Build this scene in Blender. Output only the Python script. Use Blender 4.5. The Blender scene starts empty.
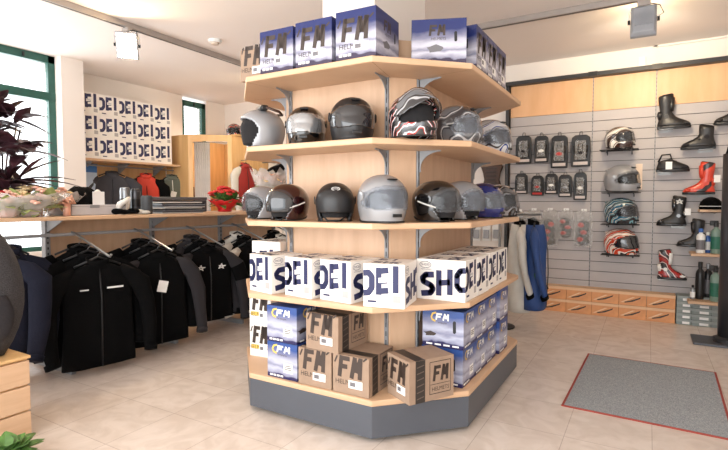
import bpy, math, random
from math import sin, cos, pi, radians as R
from mathutils import Vector, Matrix, noise
random.seed(7)
S = bpy.context.scene
COL = S.collection
# ------------------------------------------------------------------ camera
F, EYE, PITCH, YAW = 490.0, 1.35, math.atan(23/490.0), R(30.1)
fwd = Vector((-sin(YAW)*cos(PITCH), cos(YAW)*cos(PITCH), -sin(PITCH)))
rgt = Vector((cos(YAW), sin(YAW), 0)); upv = rgt.cross(fwd)
CAM = Vector((0, 0, EYE))
cd = bpy.data.cameras.new('camera'); cam = bpy.data.objects.new('camera', cd); COL.objects.link(cam)
cam.location = CAM; cam.rotation_euler = (pi/2-PITCH, 0, YAW)
cd.sensor_width = 36; cd.lens = F/728*36; cd.clip_start = .05; S.camera = cam

def at(px, py, x=None, y=None, z=None):
    """world point where the sight line of a measured picture point meets a real plane"""
    r = fwd*F + rgt*(px-364) - upv*(py-225)
    t = (x-CAM.x)/r.x if x is not None else (y-CAM.y)/r.y if y is not None else (z-CAM.z)/r.z
    return CAM + r*t
# ------------------------------------------------------------------ world and light
W = bpy.data.worlds.new('world'); S.world = W; W.use_nodes = True
bg = W.node_tree.nodes['Background']; bg.inputs[0].default_value = (.93, .97, 1, 1); bg.inputs[1].default_value = 3.4
def area(name, loc, rot, sx, sy, power, col):
    l = bpy.data.lights.new(name, 'AREA'); l.shape = 'RECTANGLE'; l.size = sx; l.size_y = sy; l.energy = power; l.color = col
    o = bpy.data.objects.new(name, l); COL.objects.link(o); o.location = loc; o.rotation_euler = rot
    return o
area('shopfront_daylight', (-2.2, -1.9, 1.7), (R(90), 0, 0), 6.5, 2.6, 140, (1, .975, .95))
area('left_window_daylight', (-6.7, 2.3, 2.0), (0, R(-90), 0), 2.0, 2.2, 60, (.93, .97, 1))
S.view_settings.view_transform = 'Standard'; S.view_settings.look = 'None'
S.view_settings.exposure = 0.0; S.view_settings.gamma = 1.0; S.view_settings.use_curve_mapping = False
S.cycles.use_denoising = True
S.cycles.max_bounces = 8; S.cycles.diffuse_bounces = 5; S.cycles.sample_clamp_indirect = 6
# ------------------------------------------------------------------ materials
MATS = {}
def lin(c):
    return tuple(((v/255)/12.92 if v/255 <= .04045 else ((v/255+.055)/1.055)**2.4) for v in c[:3]) + (1,)
def mat(name, rgb, rough=.5, metal=0, var=.06, scale=8, bump=0, bscale=60, coat=0, emit=0, alpha=1, trans=0, sheen=0, spec=.5):
    """rgb in 0-255; var = gentle procedural variation"""
    if name in MATS: return MATS[name]
    m = bpy.data.materials.new(name); m.use_nodes = True; nt = m.node_tree; b = nt.nodes['Principled BSDF']
    c = lin(rgb)
    b.inputs['Roughness'].default_value = rough; b.inputs['Metallic'].default_value = metal
    b.inputs['Coat Weight'].default_value = coat; b.inputs['Coat Roughness'].default_value = .05
    b.inputs['Transmission Weight'].default_value = trans; b.inputs['Sheen Weight'].default_value = sheen
    b.inputs['Specular IOR Level'].default_value = spec
    b.inputs['Alpha'].default_value = alpha
    tc = nt.nodes.new('ShaderNodeTexCoord'); n = nt.nodes.new('ShaderNodeTexNoise'); n.inputs['Scale'].default_value = scale
    nt.links.new(tc.outputs['Object'], n.inputs['Vector'])
    r = nt.nodes.new('ShaderNodeValToRGB'); nt.links.new(n.outputs['Fac'], r.inputs[0])
    r.color_ramp.elements[0].position = .3; r.color_ramp.elements[1].position = .7
    r.color_ramp.elements[0].color = tuple(max(0, v*(1-var)) for v in c[:3])+(1,)
    r.color_ramp.elements[1].color = tuple(min(1, v*(1+var)) for v in c[:3])+(1,)
    nt.links.new(r.outputs[0], b.inputs['Base Color'])
    if bump:
        n2 = nt.nodes.new('ShaderNodeTexNoise'); n2.inputs['Scale'].default_value = bscale
        nt.links.new(tc.outputs['Object'], n2.inputs['Vector'])
        bp = nt.nodes.new('ShaderNodeBump'); bp.inputs['Strength'].default_value = bump; bp.inputs['Distance'].default_value = .01
        nt.links.new(n2.outputs['Fac'], bp.inputs['Height']); nt.links.new(bp.outputs[0], b.inputs['Normal'])
    if emit:
        b.inputs['Emission Color'].default_value = c; b.inputs['Emission Strength'].default_value = emit
    MATS[name] = m; return m
def wood(name, c1, c2, rough=.42, vec=(1, 1, 9), scale=3):
    if name in MATS: return MATS[name]
    m = mat(name, c1, rough); nt = m.node_tree
    n = [x for x in nt.nodes if x.type == 'TEX_NOISE'][0]; r = [x for x in nt.nodes if x.type == 'VALTORGB'][0]
    tc = [x for x in nt.nodes if x.type == 'TEX_COORD'][0]
    mp = nt.nodes.new('ShaderNodeMapping'); mp.inputs['Scale'].default_value = vec
    nt.links.new(tc.outputs['Object'], mp.inputs[0]); nt.links.new(mp.outputs[0], n.inputs['Vector'])
    n.inputs['Scale'].default_value = scale; n.inputs['Detail'].default_value = 5
    r.color_ramp.elements[0].color = lin(c1); r.color_ramp.elements[1].color = lin(c2)
    return m
def graphic(name, cols, scale=6, rough=.18, coat=1, dist=3, metal=0):
    """bands of swirling colour, printed helmet graphics"""
    if name in MATS: return MATS[name]
    m = mat(name, cols[0], rough, metal, coat=coat); nt = m.node_tree
    r = [x for x in nt.nodes if x.type == 'VALTORGB'][0]; tc = [x for x in nt.nodes if x.type == 'TEX_COORD'][0]
    w = nt.nodes.new('ShaderNodeTexWave'); w.wave_type = 'BANDS'; w.bands_direction = 'DIAGONAL'; w.inputs['Scale'].default_value = scale
    w.inputs['Distortion'].default_value = dist; w.inputs['Detail'].default_value = 1.5; w.inputs['Detail Scale'].default_value = 2
    nt.links.new(tc.outputs['Object'], w.inputs['Vector']); nt.links.new(w.outputs['Fac'], r.inputs[0])
    cr = r.color_ramp; cr.interpolation = 'CONSTANT'
    while len(cr.elements) > 1: cr.elements.remove(cr.elements[-1])
    cr.elements[0].position = 0; cr.elements[0].color = lin(cols[0])
    for i, c in enumerate(cols[1:], 1):
        e = cr.elements.new(i/len(cols)); e.color = lin(c)
    return m
def print_blue(name, top, mid, low, base):
    """printed carton: blue sky fading down to a pale landscape and a dark foot strip; the ink runs with the carton's height"""
    m = mat(name, mid, .38); nt = m.node_tree; b = nt.nodes['Principled BSDF']
    tc = [x for x in nt.nodes if x.type == 'TEX_COORD'][0]; sp = nt.nodes.new('ShaderNodeSeparateXYZ')
    nt.links.new(tc.outputs['Object'], sp.inputs[0])
    n = nt.nodes.new('ShaderNodeTexNoise'); n.inputs['Scale'].default_value = 9; n.inputs['Detail'].default_value = 6
    mp = nt.nodes.new('ShaderNodeMapping'); mp.inputs['Scale'].default_value = (1, 1, 2.4)
    nt.links.new(tc.outputs['Object'], mp.inputs[0]); nt.links.new(mp.outputs[0], n.inputs['Vector'])
    a = nt.nodes.new('ShaderNodeMath'); a.operation = 'MULTIPLY_ADD'; a.inputs[1].default_value = 1/.24; a.inputs[2].default_value = -.16
    nt.links.new(sp.outputs['Z'], a.inputs[0])
    s = nt.nodes.new('ShaderNodeMath'); s.operation = 'MULTIPLY_ADD'; s.inputs[1].default_value = .32
    nt.links.new(n.outputs['Fac'], s.inputs[0]); nt.links.new(a.outputs[0], s.inputs[2])
    r = [x for x in nt.nodes if x.type == 'VALTORGB'][0]; nt.links.new(s.outputs[0], r.inputs[0]); cr = r.color_ramp
    cr.elements[0].position = 0; cr.elements[0].color = lin(base); cr.elements[1].position = 1; cr.elements[1].color = lin(top)
    for p, c in ((.09, base), (.12, low), (.25, mid), (.34, low), (.45, mid), (.62, low), (.8, top)):
        e = cr.elements.new(p); e.color = lin(c)
    return m

BIRCH = wood('birch_board', (202, 164, 130), (216, 181, 147))
BIRCHX = wood('birch_panel', (198, 162, 131), (212, 178, 147), vec=(6, 6, .8))
WOODW = wood('warm_fascia_board', (214, 164, 118), (226, 180, 136), vec=(3, 3, .6))
WOODL = wood('maple_cabin_board', (206, 162, 106), (222, 182, 128), vec=(5, 5, .6))
WALL = mat('painted_wall', (234, 227, 220), .9, var=.015, scale=2)
CEIL = mat('painted_ceiling', (240, 232, 226), .95, var=.012, scale=1.5)
WHITE = mat('white_plastic', (235, 235, 232), .4); CARD = mat('white_carton', (238, 234, 228), .5, var=.02)
KRAFT = mat('kraft_carton', (156, 132, 112), .8, var=.05, scale=20); KRAFT2 = mat('orange_kraft_carton', (214, 152, 104), .7, var=.08, scale=14)
NAVY = mat('navy_ink', (38, 42, 84), .5, var=.03); BROWNINK = mat('dark_brown_ink', (62, 50, 44), .5); GREYINK = mat('grey_ink', (110, 108, 112), .5)
BLACK = mat('black_plastic', (22, 22, 24), .35); BLACKG = mat('gloss_black_paint', (14, 14, 16), .1, coat=1); BLACKM = mat('matt_black_paint', (30, 30, 32), .38)
LINER = mat('dark_lining_foam', (26, 25, 27), .95, bump=.3); STEEL = mat('galvanised_steel', (150, 154, 158), .38, .85)
STEELP = mat('grey_painted_steel', (140, 142, 145), .5, .2); DSTEEL = mat('dark_grey_steel', (50, 50, 52), .45, .3)
PLINTH = mat('grey_laminate', (80, 84, 92), .42, var=.03); LABEL = mat('white_label', (236, 236, 234), .45, var=.01)
SILVER = mat('silver_paint', (152, 154, 158), .33, .25, coat=1, var=.03); PEARL = mat('pearl_white_paint', (222, 222, 224), .2, coat=1, var=.02)
VISC = mat('smoked_visor', (34, 36, 40), .05, .1, coat=1, var=.01); VISL = mat('clear_film_visor', (84, 88, 94), .08, 0, coat=1, var=.5, scale=22, alpha=.22)
VISF = mat('filmed_visor', (130, 138, 150), .08, 0, coat=1, var=.4, scale=30, alpha=.3)
FABB = mat('black_textile', (8, 8, 9), .95, bump=.25, bscale=90, spec=.12); FABG = mat('grey_textile', (44, 42, 45), .9, bump=.25, bscale=90, spec=.3)
FABN = mat('navy_textile', (16, 20, 38), .85, bump=.3, bscale=60, spec=.3); FABW = mat('white_textile', (205, 203, 196), .85, bump=.2, bscale=70)
FABBL = mat('blue_textile', (32, 66, 124), .6, bump=.25, bscale=60); RED = mat('red_leather', (176, 40, 34), .4, var=.1); ORED = mat('orange_red_leather', (206, 62, 36), .35, var=.1)
GREEN = mat('acid_green_textile', (120, 176, 50), .7); REFL = mat('reflective_piping', (226, 228, 228), .4); YEL = mat('yellow_ink', (232, 196, 90), .5)
LEATH = mat('black_leather', (30, 28, 28), .38, var=.15, scale=20, bump=.15, bscale=40); LEATHB = mat('brown_leather', (70, 48, 38), .5)
FRAMEG = mat('green_window_frame', (34, 82, 72), .4)
FILM = mat('clear_packaging_film', (225, 225, 225), .12, alpha=.13, var=.3, scale=30, bump=.8, bscale=25)
# ------------------------------------------------------------------ mesh builder
class MB:
    def __init__(s): s.v = []; s.f = []
    def add(s, vs, fs, M=None):
        n = len(s.v); s.v += [tuple(M @ Vector(p)) if M else tuple(p) for p in vs]; s.f += [tuple(i+n for i in f) for f in fs]; return s
    def box(s, lo, hi, M=None):
        (a, b, c), (d, e, f) = lo, hi
        return s.add([(a,b,c),(d,b,c),(d,e,c),(a,e,c),(a,b,f),(d,b,f),(d,e,f),(a,e,f)], [(0,3,2,1),(4,5,6,7),(0,1,5,4),(1,2,6,5),(2,3,7,6),(3,0,4,7)], M)
    def cbox(s, c, d, M=None):
        return s.box([c[i]-d[i]/2 for i in range(3)], [c[i]+d[i]/2 for i in range(3)], M)
    def rings(s, rs, cap=True, M=None, closed=False):
        n = len(rs[0]); vs = [p for r in rs for p in r]; fs = []
        for i in range(len(rs)-1+(1 if closed else 0)):
            a = i*n; b = ((i+1) % len(rs))*n
            for j in range(n): fs.append((a+j, a+(j+1) % n, b+(j+1) % n, b+j))
        if cap and not closed: fs.append(tuple(range(n-1, -1, -1))); fs.append(tuple((len(rs)-1)*n+j for j in range(n)))
        return s.add(vs, fs, M)
    def tube(s, pts, r, n=8, M=None, cap=True):
        pts = [Vector(p) for p in pts]; rr = r if isinstance(r, (list, tuple)) else [r]*len(pts); rs = []
        for i, p in enumerate(pts):
            d = (pts[min(i+1, len(pts)-1)]-pts[max(i-1, 0)]).normalized()
            ref = Vector((0, 0, 1)) if abs(d.z) < .9 else Vector((0, 1, 0))
            u = d.cross(ref).normalized(); w = u.cross(d).normalized()
            rs.append([p+(u*cos(2*pi*k/n)+w*sin(2*pi*k/n))*rr[i] for k in range(n)])
        return s.rings(rs, cap, M)
    def lathe(s, prof, n=16, M=None, cap=True):
        return s.rings([[(r*cos(2*pi*k/n), r*sin(2*pi*k/n), z) for k in range(n)] for r, z in prof], cap, M)
    def prism(s, poly, h0, h1, M=None):
        n = len(poly); vs = [(x, y, h0) for x, y in poly]+[(x, y, h1) for x, y in poly]
        return s.add(vs, [tuple(range(n-1, -1, -1)), tuple(range(n, 2*n))]+[(i, (i+1) % n, n+(i+1) % n, n+i) for i in range(n)], M)
    def blob(s, c, r, n=10, m=7, M=None):
        rx, ry, rz = (r, r, r) if not isinstance(r, (list, tuple)) else r
        rs = [[(c[0]+rx*sin(pi*(i+.02)/m if i == 0 else (pi*(i-.02)/m if i == m else pi*i/m))*cos(2*pi*k/n), c[1]+ry*sin(pi*i/m if 0 < i < m else .05)*sin(2*pi*k/n), c[2]-rz*cos(pi*i/m)) for k in range(n)] for i in range(m+1)]
        return s.rings(rs, True, M)
    def build(s, name, m, parent=None, smooth=False, bevel=0, seg=2, solid=0, loc=None, sub=0):
        me = bpy.data.meshes.new(name); me.from_pydata(s.v, [], s.f); me.update()
        me.materials.append(m)
        if smooth: me.polygons.foreach_set('use_smooth', [True]*len(me.polygons))
        o = bpy.data.objects.new(name, me); COL.objects.link(o)
        if parent: o.parent = parent
        if loc: o.location = loc
        if solid: q = o.modifiers.new('thickness', 'SOLIDIFY'); q.thickness = solid; q.offset = -1
        if sub: q = o.modifiers.new('smooth', 'SUBSURF'); q.levels = sub; q.render_levels = sub
        if bevel: q = o.modifiers.new('edge', 'BEVEL'); q.width = bevel; q.segments = seg; q.limit_method = 'ANGLE'
        return o
def tag(o, label=None, cat=None, group=None, kind=None):
    if label: o['label'] = label
    if cat: o['category'] = cat
    if group: o['group'] = group
    if kind: o['kind'] = kind
    return o
def empty(name, loc=(0, 0, 0), rz=0, label=None, cat=None, group=None):
    o = bpy.data.objects.new(name, None); COL.objects.link(o); o.location = loc; o.rotation_euler = (0, 0, rz); o.empty_display_size = .05
    return tag(o, label, cat, group)
def kids(o): return [c for c in COL.objects if c.parent == o]
def copy_tree(o, parent=None, ch=None):
    c = o.copy(); COL.objects.link(c)
    if parent: c.parent = parent
    for k in kids(o):
        if k is not c: copy_tree(k, c)
    return c
def struct(name, mb, m, **k):
    return tag(mb.build(name, m, **k), kind='structure')
def text_mesh(txt, size):
    cu = bpy.data.curves.new('t', 'FONT'); cu.body = txt; cu.size = size; cu.resolution_u = 2; cu.align_x = 'CENTER'; cu.align_y = 'CENTER'
    o = bpy.data.objects.new('t', cu); COL.objects.link(o); dg = bpy.context.evaluated_depsgraph_get(); dg.update()
    me = o.evaluated_get(dg).to_mesh(); vs = [tuple(v.co) for v in me.vertices]; fs = [tuple(p.vertices) for p in me.polygons]
    bpy.data.objects.remove(o); bpy.data.curves.remove(cu); return vs, fs
TX = {}
def text(mb, txt, size, M):
    if txt not in TX: TX[txt] = text_mesh(txt, 1)
    vs, fs = TX[txt]; return mb.add([(x*size, y*size, 0) for x, y, z in vs], fs, M)
def stroke(mb, pts, t, M, closed=False, dz=0.0):
    """a thick flat pen line through pts in the plane z=dz"""
    P = [Vector((p[0], p[1])) for p in pts]; n = len(P)
    for i in range(n if closed else n-1):
        a, b = P[i], P[(i+1) % n]; d = (b-a).normalized(); q = Vector((-d.y, d.x))*t/2
        mb.add([(a+q).to_3d()[:2]+(dz,), (a-q).to_3d()[:2]+(dz,), (b-q).to_3d()[:2]+(dz,), (b+q).to_3d()[:2]+(dz,)], [(0, 1, 2, 3)], M)
    for i in range(n) if closed else range(1, n-1):
        mb.add([(P[i].x+t/2*cos(2*pi*k/8+.39), P[i].y+t/2*sin(2*pi*k/8+.39), dz) for k in range(8)], [tuple(range(8))], M)
GL = {'S': [[(.92, .84), (.38, .86), (.16, .74), (.22, .6), (.74, .42), (.86, .28), (.7, .13), (.08, .13)]],
      'H': [[(.16, 0), (.16, 1)], [(.84, 0), (.84, 1)], [(.16, .5), (.84, .5)]],
      'E': [[(.16, 0), (.16, 1)], [(.16, .87), (.95, .87)], [(.16, .5), (.85, .5)], [(.16, .13), (.95, .13)]],
      'I': [[(.5, 0), (.5, 1)]], '(': [[(1, .87), (.5, .87), (.18, .7), (.18, .3), (.5, .13), (1, .13)]],
      ')': [[(0, .87), (.5, .87), (.82, .7), (.82, .3), (.5, .13), (0, .13)]],
      'F': [[(.2, 0), (.2, 1)], [(.1, .88), (1, .88)], [(.2, .5), (.85, .5)]],
      'M': [[(.12, 0), (.24, 1)], [(.22, .98), (.5, .3)], [(.5, .3), (.78, .98)], [(.76, 1), (.88, 0)]]}
def glyphs(mb, word, x, y, w, h, t, M, slope=0, slant=0, gap=.1):
    """big block letters; word items are letter or (letter, width factor)"""
    for it in word:
        ch, k = (it, 1) if isinstance(it, str) else it
        ww = w*k
        for pl in GL[ch]:
            pts = [(x+p[0]*ww+slant*p[1]*h, y+p[1]*h+slope*(x+p[0]*ww)) for p in pl]
            stroke(mb, pts, t, M)
        x += ww+gap*w
    return x
def face_frames(w, l):
    """four sides of a carton: matrix whose x runs right and y runs up as seen from outside"""
    out = []
    for (ox, oy, rx, ry) in ((-w/2, -l/2, 1, 0), (w/2, -l/2, 0, 1), (w/2, l/2, -1, 0), (-w/2, l/2, 0, -1)):
        nx, ny = ry, -rx
        out.append(Matrix(((rx, 0, nx, ox+nx*.0008), (ry, 0, ny, oy+ny*.0008), (0, 1, 0, 0), (0, 0, 0, 1))))
    return out
def lift(M, d): return M @ Matrix.Translation((0, 0, d))
# ================================================================== STRUCTURE
ZC = 3.15; XW = 2.6; YB = 6.66; XL = -6.86
def floor_mat():
    m = mat('beige_stone_tile', (214, 200, 186), .22); nt = m.node_tree; b = nt.nodes['Principled BSDF']
    tc = [x for x in nt.nodes if x.type == 'TEX_COORD'][0]
    mp = nt.nodes.new('ShaderNodeMapping'); mp.inputs['Location'].default_value = (.83, -2.05, 0)
    nt.links.new(tc.outputs['Object'], mp.inputs[0])
    br = nt.nodes.new('ShaderNodeTexBrick'); br.offset = 0; br.squash = 1
    for k, v in (('Scale', 1), ('Mortar Size', .0022), ('Mortar Smooth', .1), ('Brick Width', .44), ('Row Height', .46), ('Bias', 0)): br.inputs[k].default_value = v
    br.inputs['Color1'].default_value = lin((226, 214, 204)); br.inputs['Color2'].default_value = lin((220, 207, 196)); br.inputs['Mortar'].default_value = lin((192, 178, 167))
    nt.links.new(mp.outputs[0], br.inputs['Vector'])
    n = nt.nodes.new('ShaderNodeTexNoise'); n.inputs['Scale'].default_value = 5; n.inputs['Detail'].default_value = 8; n.inputs['Distortion'].default_value = 1.6
    nt.links.new(tc.outputs['Object'], n.inputs['Vector'])
    r = nt.nodes.new('ShaderNodeValToRGB'); r.color_ramp.elements[0].position = .35; r.color_ramp.elements[0].color = (.84, .81, .78, 1); r.color_ramp.elements[1].position = .62; r.color_ramp.elements[1].color = (1, 1, 1, 1)
    nt.links.new(n.outputs['Fac'], r.inputs[0])
    mx = nt.nodes.new('ShaderNodeMix'); mx.data_type = 'RGBA'; mx.blend_type = 'MULTIPLY'; mx.inputs[0].default_value = .8
    nt.links.new(br.outputs['Color'], mx.inputs[6]); nt.links.new(r.outputs[0], mx.inputs[7]); nt.links.new(mx.outputs[2], b.inputs['Base Color'])
    return m
struct('floor', MB().box((XL-.3, -2.2, -.1), (XW+.3, YB+.3, 0)), floor_mat())
struct('ceiling', MB().box((XL-.3, -2.2, ZC), (XW+.3, YB+.3, ZC+.12)), CEIL)
struct('wall_back', MB().box((XL-.3, YB, 0), (XW+.3, YB+.25, ZC)), WALL)
struct('wall_right', MB().box((XW, -2.2, 0), (XW+.2, YB, ZC)), WALL)
# left side: window wall, pilaster, recessed wall, second window
XN = -6.50
wl = MB()
wl.box((XN-.25, -2.2, 0), (XN, 3.42, .75))                 # sill wall under the first window
wl.box((XN-.25, -2.2, .75), (XN, .9, ZC))
struct('wall_left_near', wl, WALL)
struct('wall_left_pilaster', MB().box((XN-.25, 3.42, 0), (-6.30, 3.70, ZC)), WALL)
w2a, w2b = at(182, 97, x=XL).y, at(206, 97, x=XL).y
wf = MB().box((XL-.25, 3.70, 0), (XL, w2a, ZC)).box((XL-.25, w2b, 0), (XL, YB, ZC)).box((XL-.25, w2a, 0), (XL, w2b, 1.2))
struct('wall_left_far', wf, WALL)
GLASS = mat('window_glass', (240, 248, 250), .02, alpha=.12, var=0)
def window(name, x, y0, y1, z0, z1, transom=None, mull=()):
    f = .055
    b = MB().box((x-.07, y0, z0), (x, y0+f, z1)).box((x-.07, y1-f*1.5, z0), (x, y1, z1)).box((x-.07, y0, z1-f*1.7), (x, y1, z1)).box((x-.07, y0, z0), (x, y1, z0+f))
    if transom: b.box((x-.07, y0, transom-.05), (x+.005, y1, transom+.05))
    for q in mull: b.box((x-.07, q-.04, z0), (x+.005, q+.04, z1))
    o = struct(name, b, FRAMEG, bevel=.004)
    MB().box((x-.04, y0+.02, z0+.02), (x-.034, y1-.02, z1-.02)).build('window_pane', GLASS, o)
    MB().cbox((x+.01, (y0+y1)/2+.9 if transom else (y0+y1)/2, z1-.05), (.02, .02, .05)).build('window_latch', BLACK, o)
    return o
window('window_1', XN+.07, .9, 3.42, .75, ZC, transom=at(0, 88, x=-6.43).z, mull=(2.0,))
window('window_2', XL-.02, w2a, w2b, 1.2, ZC-.06)
struct('trim_window_sill', MB().box((XN, .9, .72), (XN+.12, 3.41, .75)), WALL)
# structural column inside the gondola
struct('wall_column', MB().box((-1.95, 2.80, .3), (-1.545, 3.62, ZC)), WALL, bevel=.004)
struct('baseboard_back', MB().box((-5.7, YB-.012, 0), (-1.75, YB, .07)), mat('skirting', (190, 172, 160), .4))
# ================================================================== GONDOLA
FX0, FX1, FY0, FY1, CH = -2.626, -.88, 2.327, 4.39, .42
def octo(inset=0, ch=None, x0=FX0, x1=FX1, y0=FY0, y1=FY1):
    i = inset; c = (CH if ch is None else ch)-i*.586
    a, b, d, e = x0+i, x1-i, y0+i, y1-i
    return [(a+c, d), (b-c, d), (b, d+c), (b, e-c), (b-c, e), (a+c, e), (a, e-c), (a, d+c)]
gon = empty('display_gondola', (-1.73, 3.43, 0), 0, 'tall octagonal birch shelf island full of helmets in the middle of the shop', 'shelving')
G = Matrix.Translation((1.73, -3.43, 0))
MB().prism(octo(.004), .03, .2125, G).build('plinth', PLINTH, gon, bevel=.004)
sm = MB()
for (x, y) in octo(.004): sm.cbox((x*1.0, y, .12), (.006, .006, .17), G)
for (cx, cy) in ((-2.0, 2.42), (-1.4, 2.42), (-1, 2.9), (-1, 3.9), (-2.4, 4.1), (-1.5, 4.25)):
    MB().lathe([(.028, 0), (.03, .01), (.03, .03)], 12, G @ Matrix.Translation((cx, cy, 0))).build('plinth_foot', BLACK, gon)
cx0, cx1, cy0, cy1, cch = -2.266, -1.25, 2.678, 4.04, .118
core = octo(0, cch, cx0, cx1, cy0, cy1)
def panel_between(a, b, z0, z1, t=.018, inner=True):
    a, b = Vector(a), Vector(b); d = (b-a).normalized(); n = Vector((d.y, -d.x))
    q = [(a.x, a.y), (b.x, b.y), (b.x-n.x*t, b.y-n.y*t), (a.x-n.x*t, a.y-n.y*t)]
    return MB().prism(q[::-1] if n.dot(Vector((0, 1))) else q, z0, z1, G)
for i in range(8):
    a, b = core[i], core[(i+1) % 8]
    panel_between(a, b, .2475, 2.33 if i % 2 else 2.24).build('core_panel', BIRCHX, gon)
upr = MB()
def upright(x, y, ang):
    M = G @ Matrix.Translation((x, y, 0)) @ Matrix.Rotation(ang, 4, 'Z')
    b = MB().box((-.012, -.008, .2475), (.012, .012, 2.24), M).build('slotted_upright', STEELP, gon)
    s_ = MB()
    z = .3
    while z < 2.2: s_.box((-.003, -.0086, z), (.003, -.007, z+.03), M); z += .055
    tag(s_.build('upright_slots', BLACK, b), kind='stuff')
ups = []
xa, xb = cx0+cch, cx1-cch; ya, yb = cy0+cch, cy1-cch
for (x, y, a) in ((xa+.02, cy0-.004, 0), (xb-.02, cy0-.004, 0), (cx1+.004, ya+.02, pi/2), (cx1+.004, yb-.02, pi/2), (xb-.02, cy1+.004, pi), (xa+.02, cy1+.004, pi), (cx0-.004, yb-.02, -pi/2), (cx0-.004, ya+.02, -pi/2)):
    upright(x, y, a); ups.append((x, y, a))
LV = (.2475, .77, 1.233, 1.70, 2.1375)
for z in LV:
    sh = MB(); o8 = octo(0)
    if z < .3: sh.prism(o8, z-.035, z, G)
    else:
        inn = core; n = 8
        vs = [(x, y, z-.035) for x, y in o8]+[(x, y, z-.035) for x, y in inn]+[(x, y, z) for x, y in o8]+[(x, y, z) for x, y in inn]
        fs = []
        for i in range(8):
            j = (i+1) % 8
            fs += [(i, i+8, j+8, j), (i+16, j+16, j+24, i+24), (i, j, j+16, i+16), (i+8, i+24, j+24, j+8)]
        sh.add(vs, fs, G)
    s = sh.build('base_deck' if z < .3 else 'shelf', BIRCH, gon, bevel=.007, seg=3)
    if z > .3:
        j = MB()
        for k in range(8):
            a, b = Vector(o8[k]), Vector(core[k]); d = (b-a).normalized(); q = Vector((-d.y, d.x))*.0012
            p = [a+d*.004+q, a+d*.004-q, b-q, b+q]
            j.add([(v.x, v.y, z-.0354) for v in p], [(0, 1, 2, 3)], G).add([(v.x, v.y, z+.0004) for v in p], [(0, 1, 2, 3)], G)
        tag(j.build('board_joint', mat('board_seam_brown', (150, 112, 80), .8), s), kind=None)  # darker brown seam where two shelf boards meet
        for (x, y, a) in ups:
            M = G @ Matrix.Translation((x, y, z-.036)) @ Matrix.Rotation(a, 4, 'Z') @ Matrix.Rotation(pi/2, 4, 'Y')
            # profile in (down, out) plane
            pr = [(0, -.013), (0, -.15), (.007, -.15)]+[(.007+.095*(1-cos(t*pi/16)), -.15+.13*sin(t*pi/16)) for t in range(1, 9)]+[(.13, -.020), (.13, -.013)]
            MB().prism(pr, -.0025, .0025, M).build('shelf_bracket', STEELP, gon)
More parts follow.
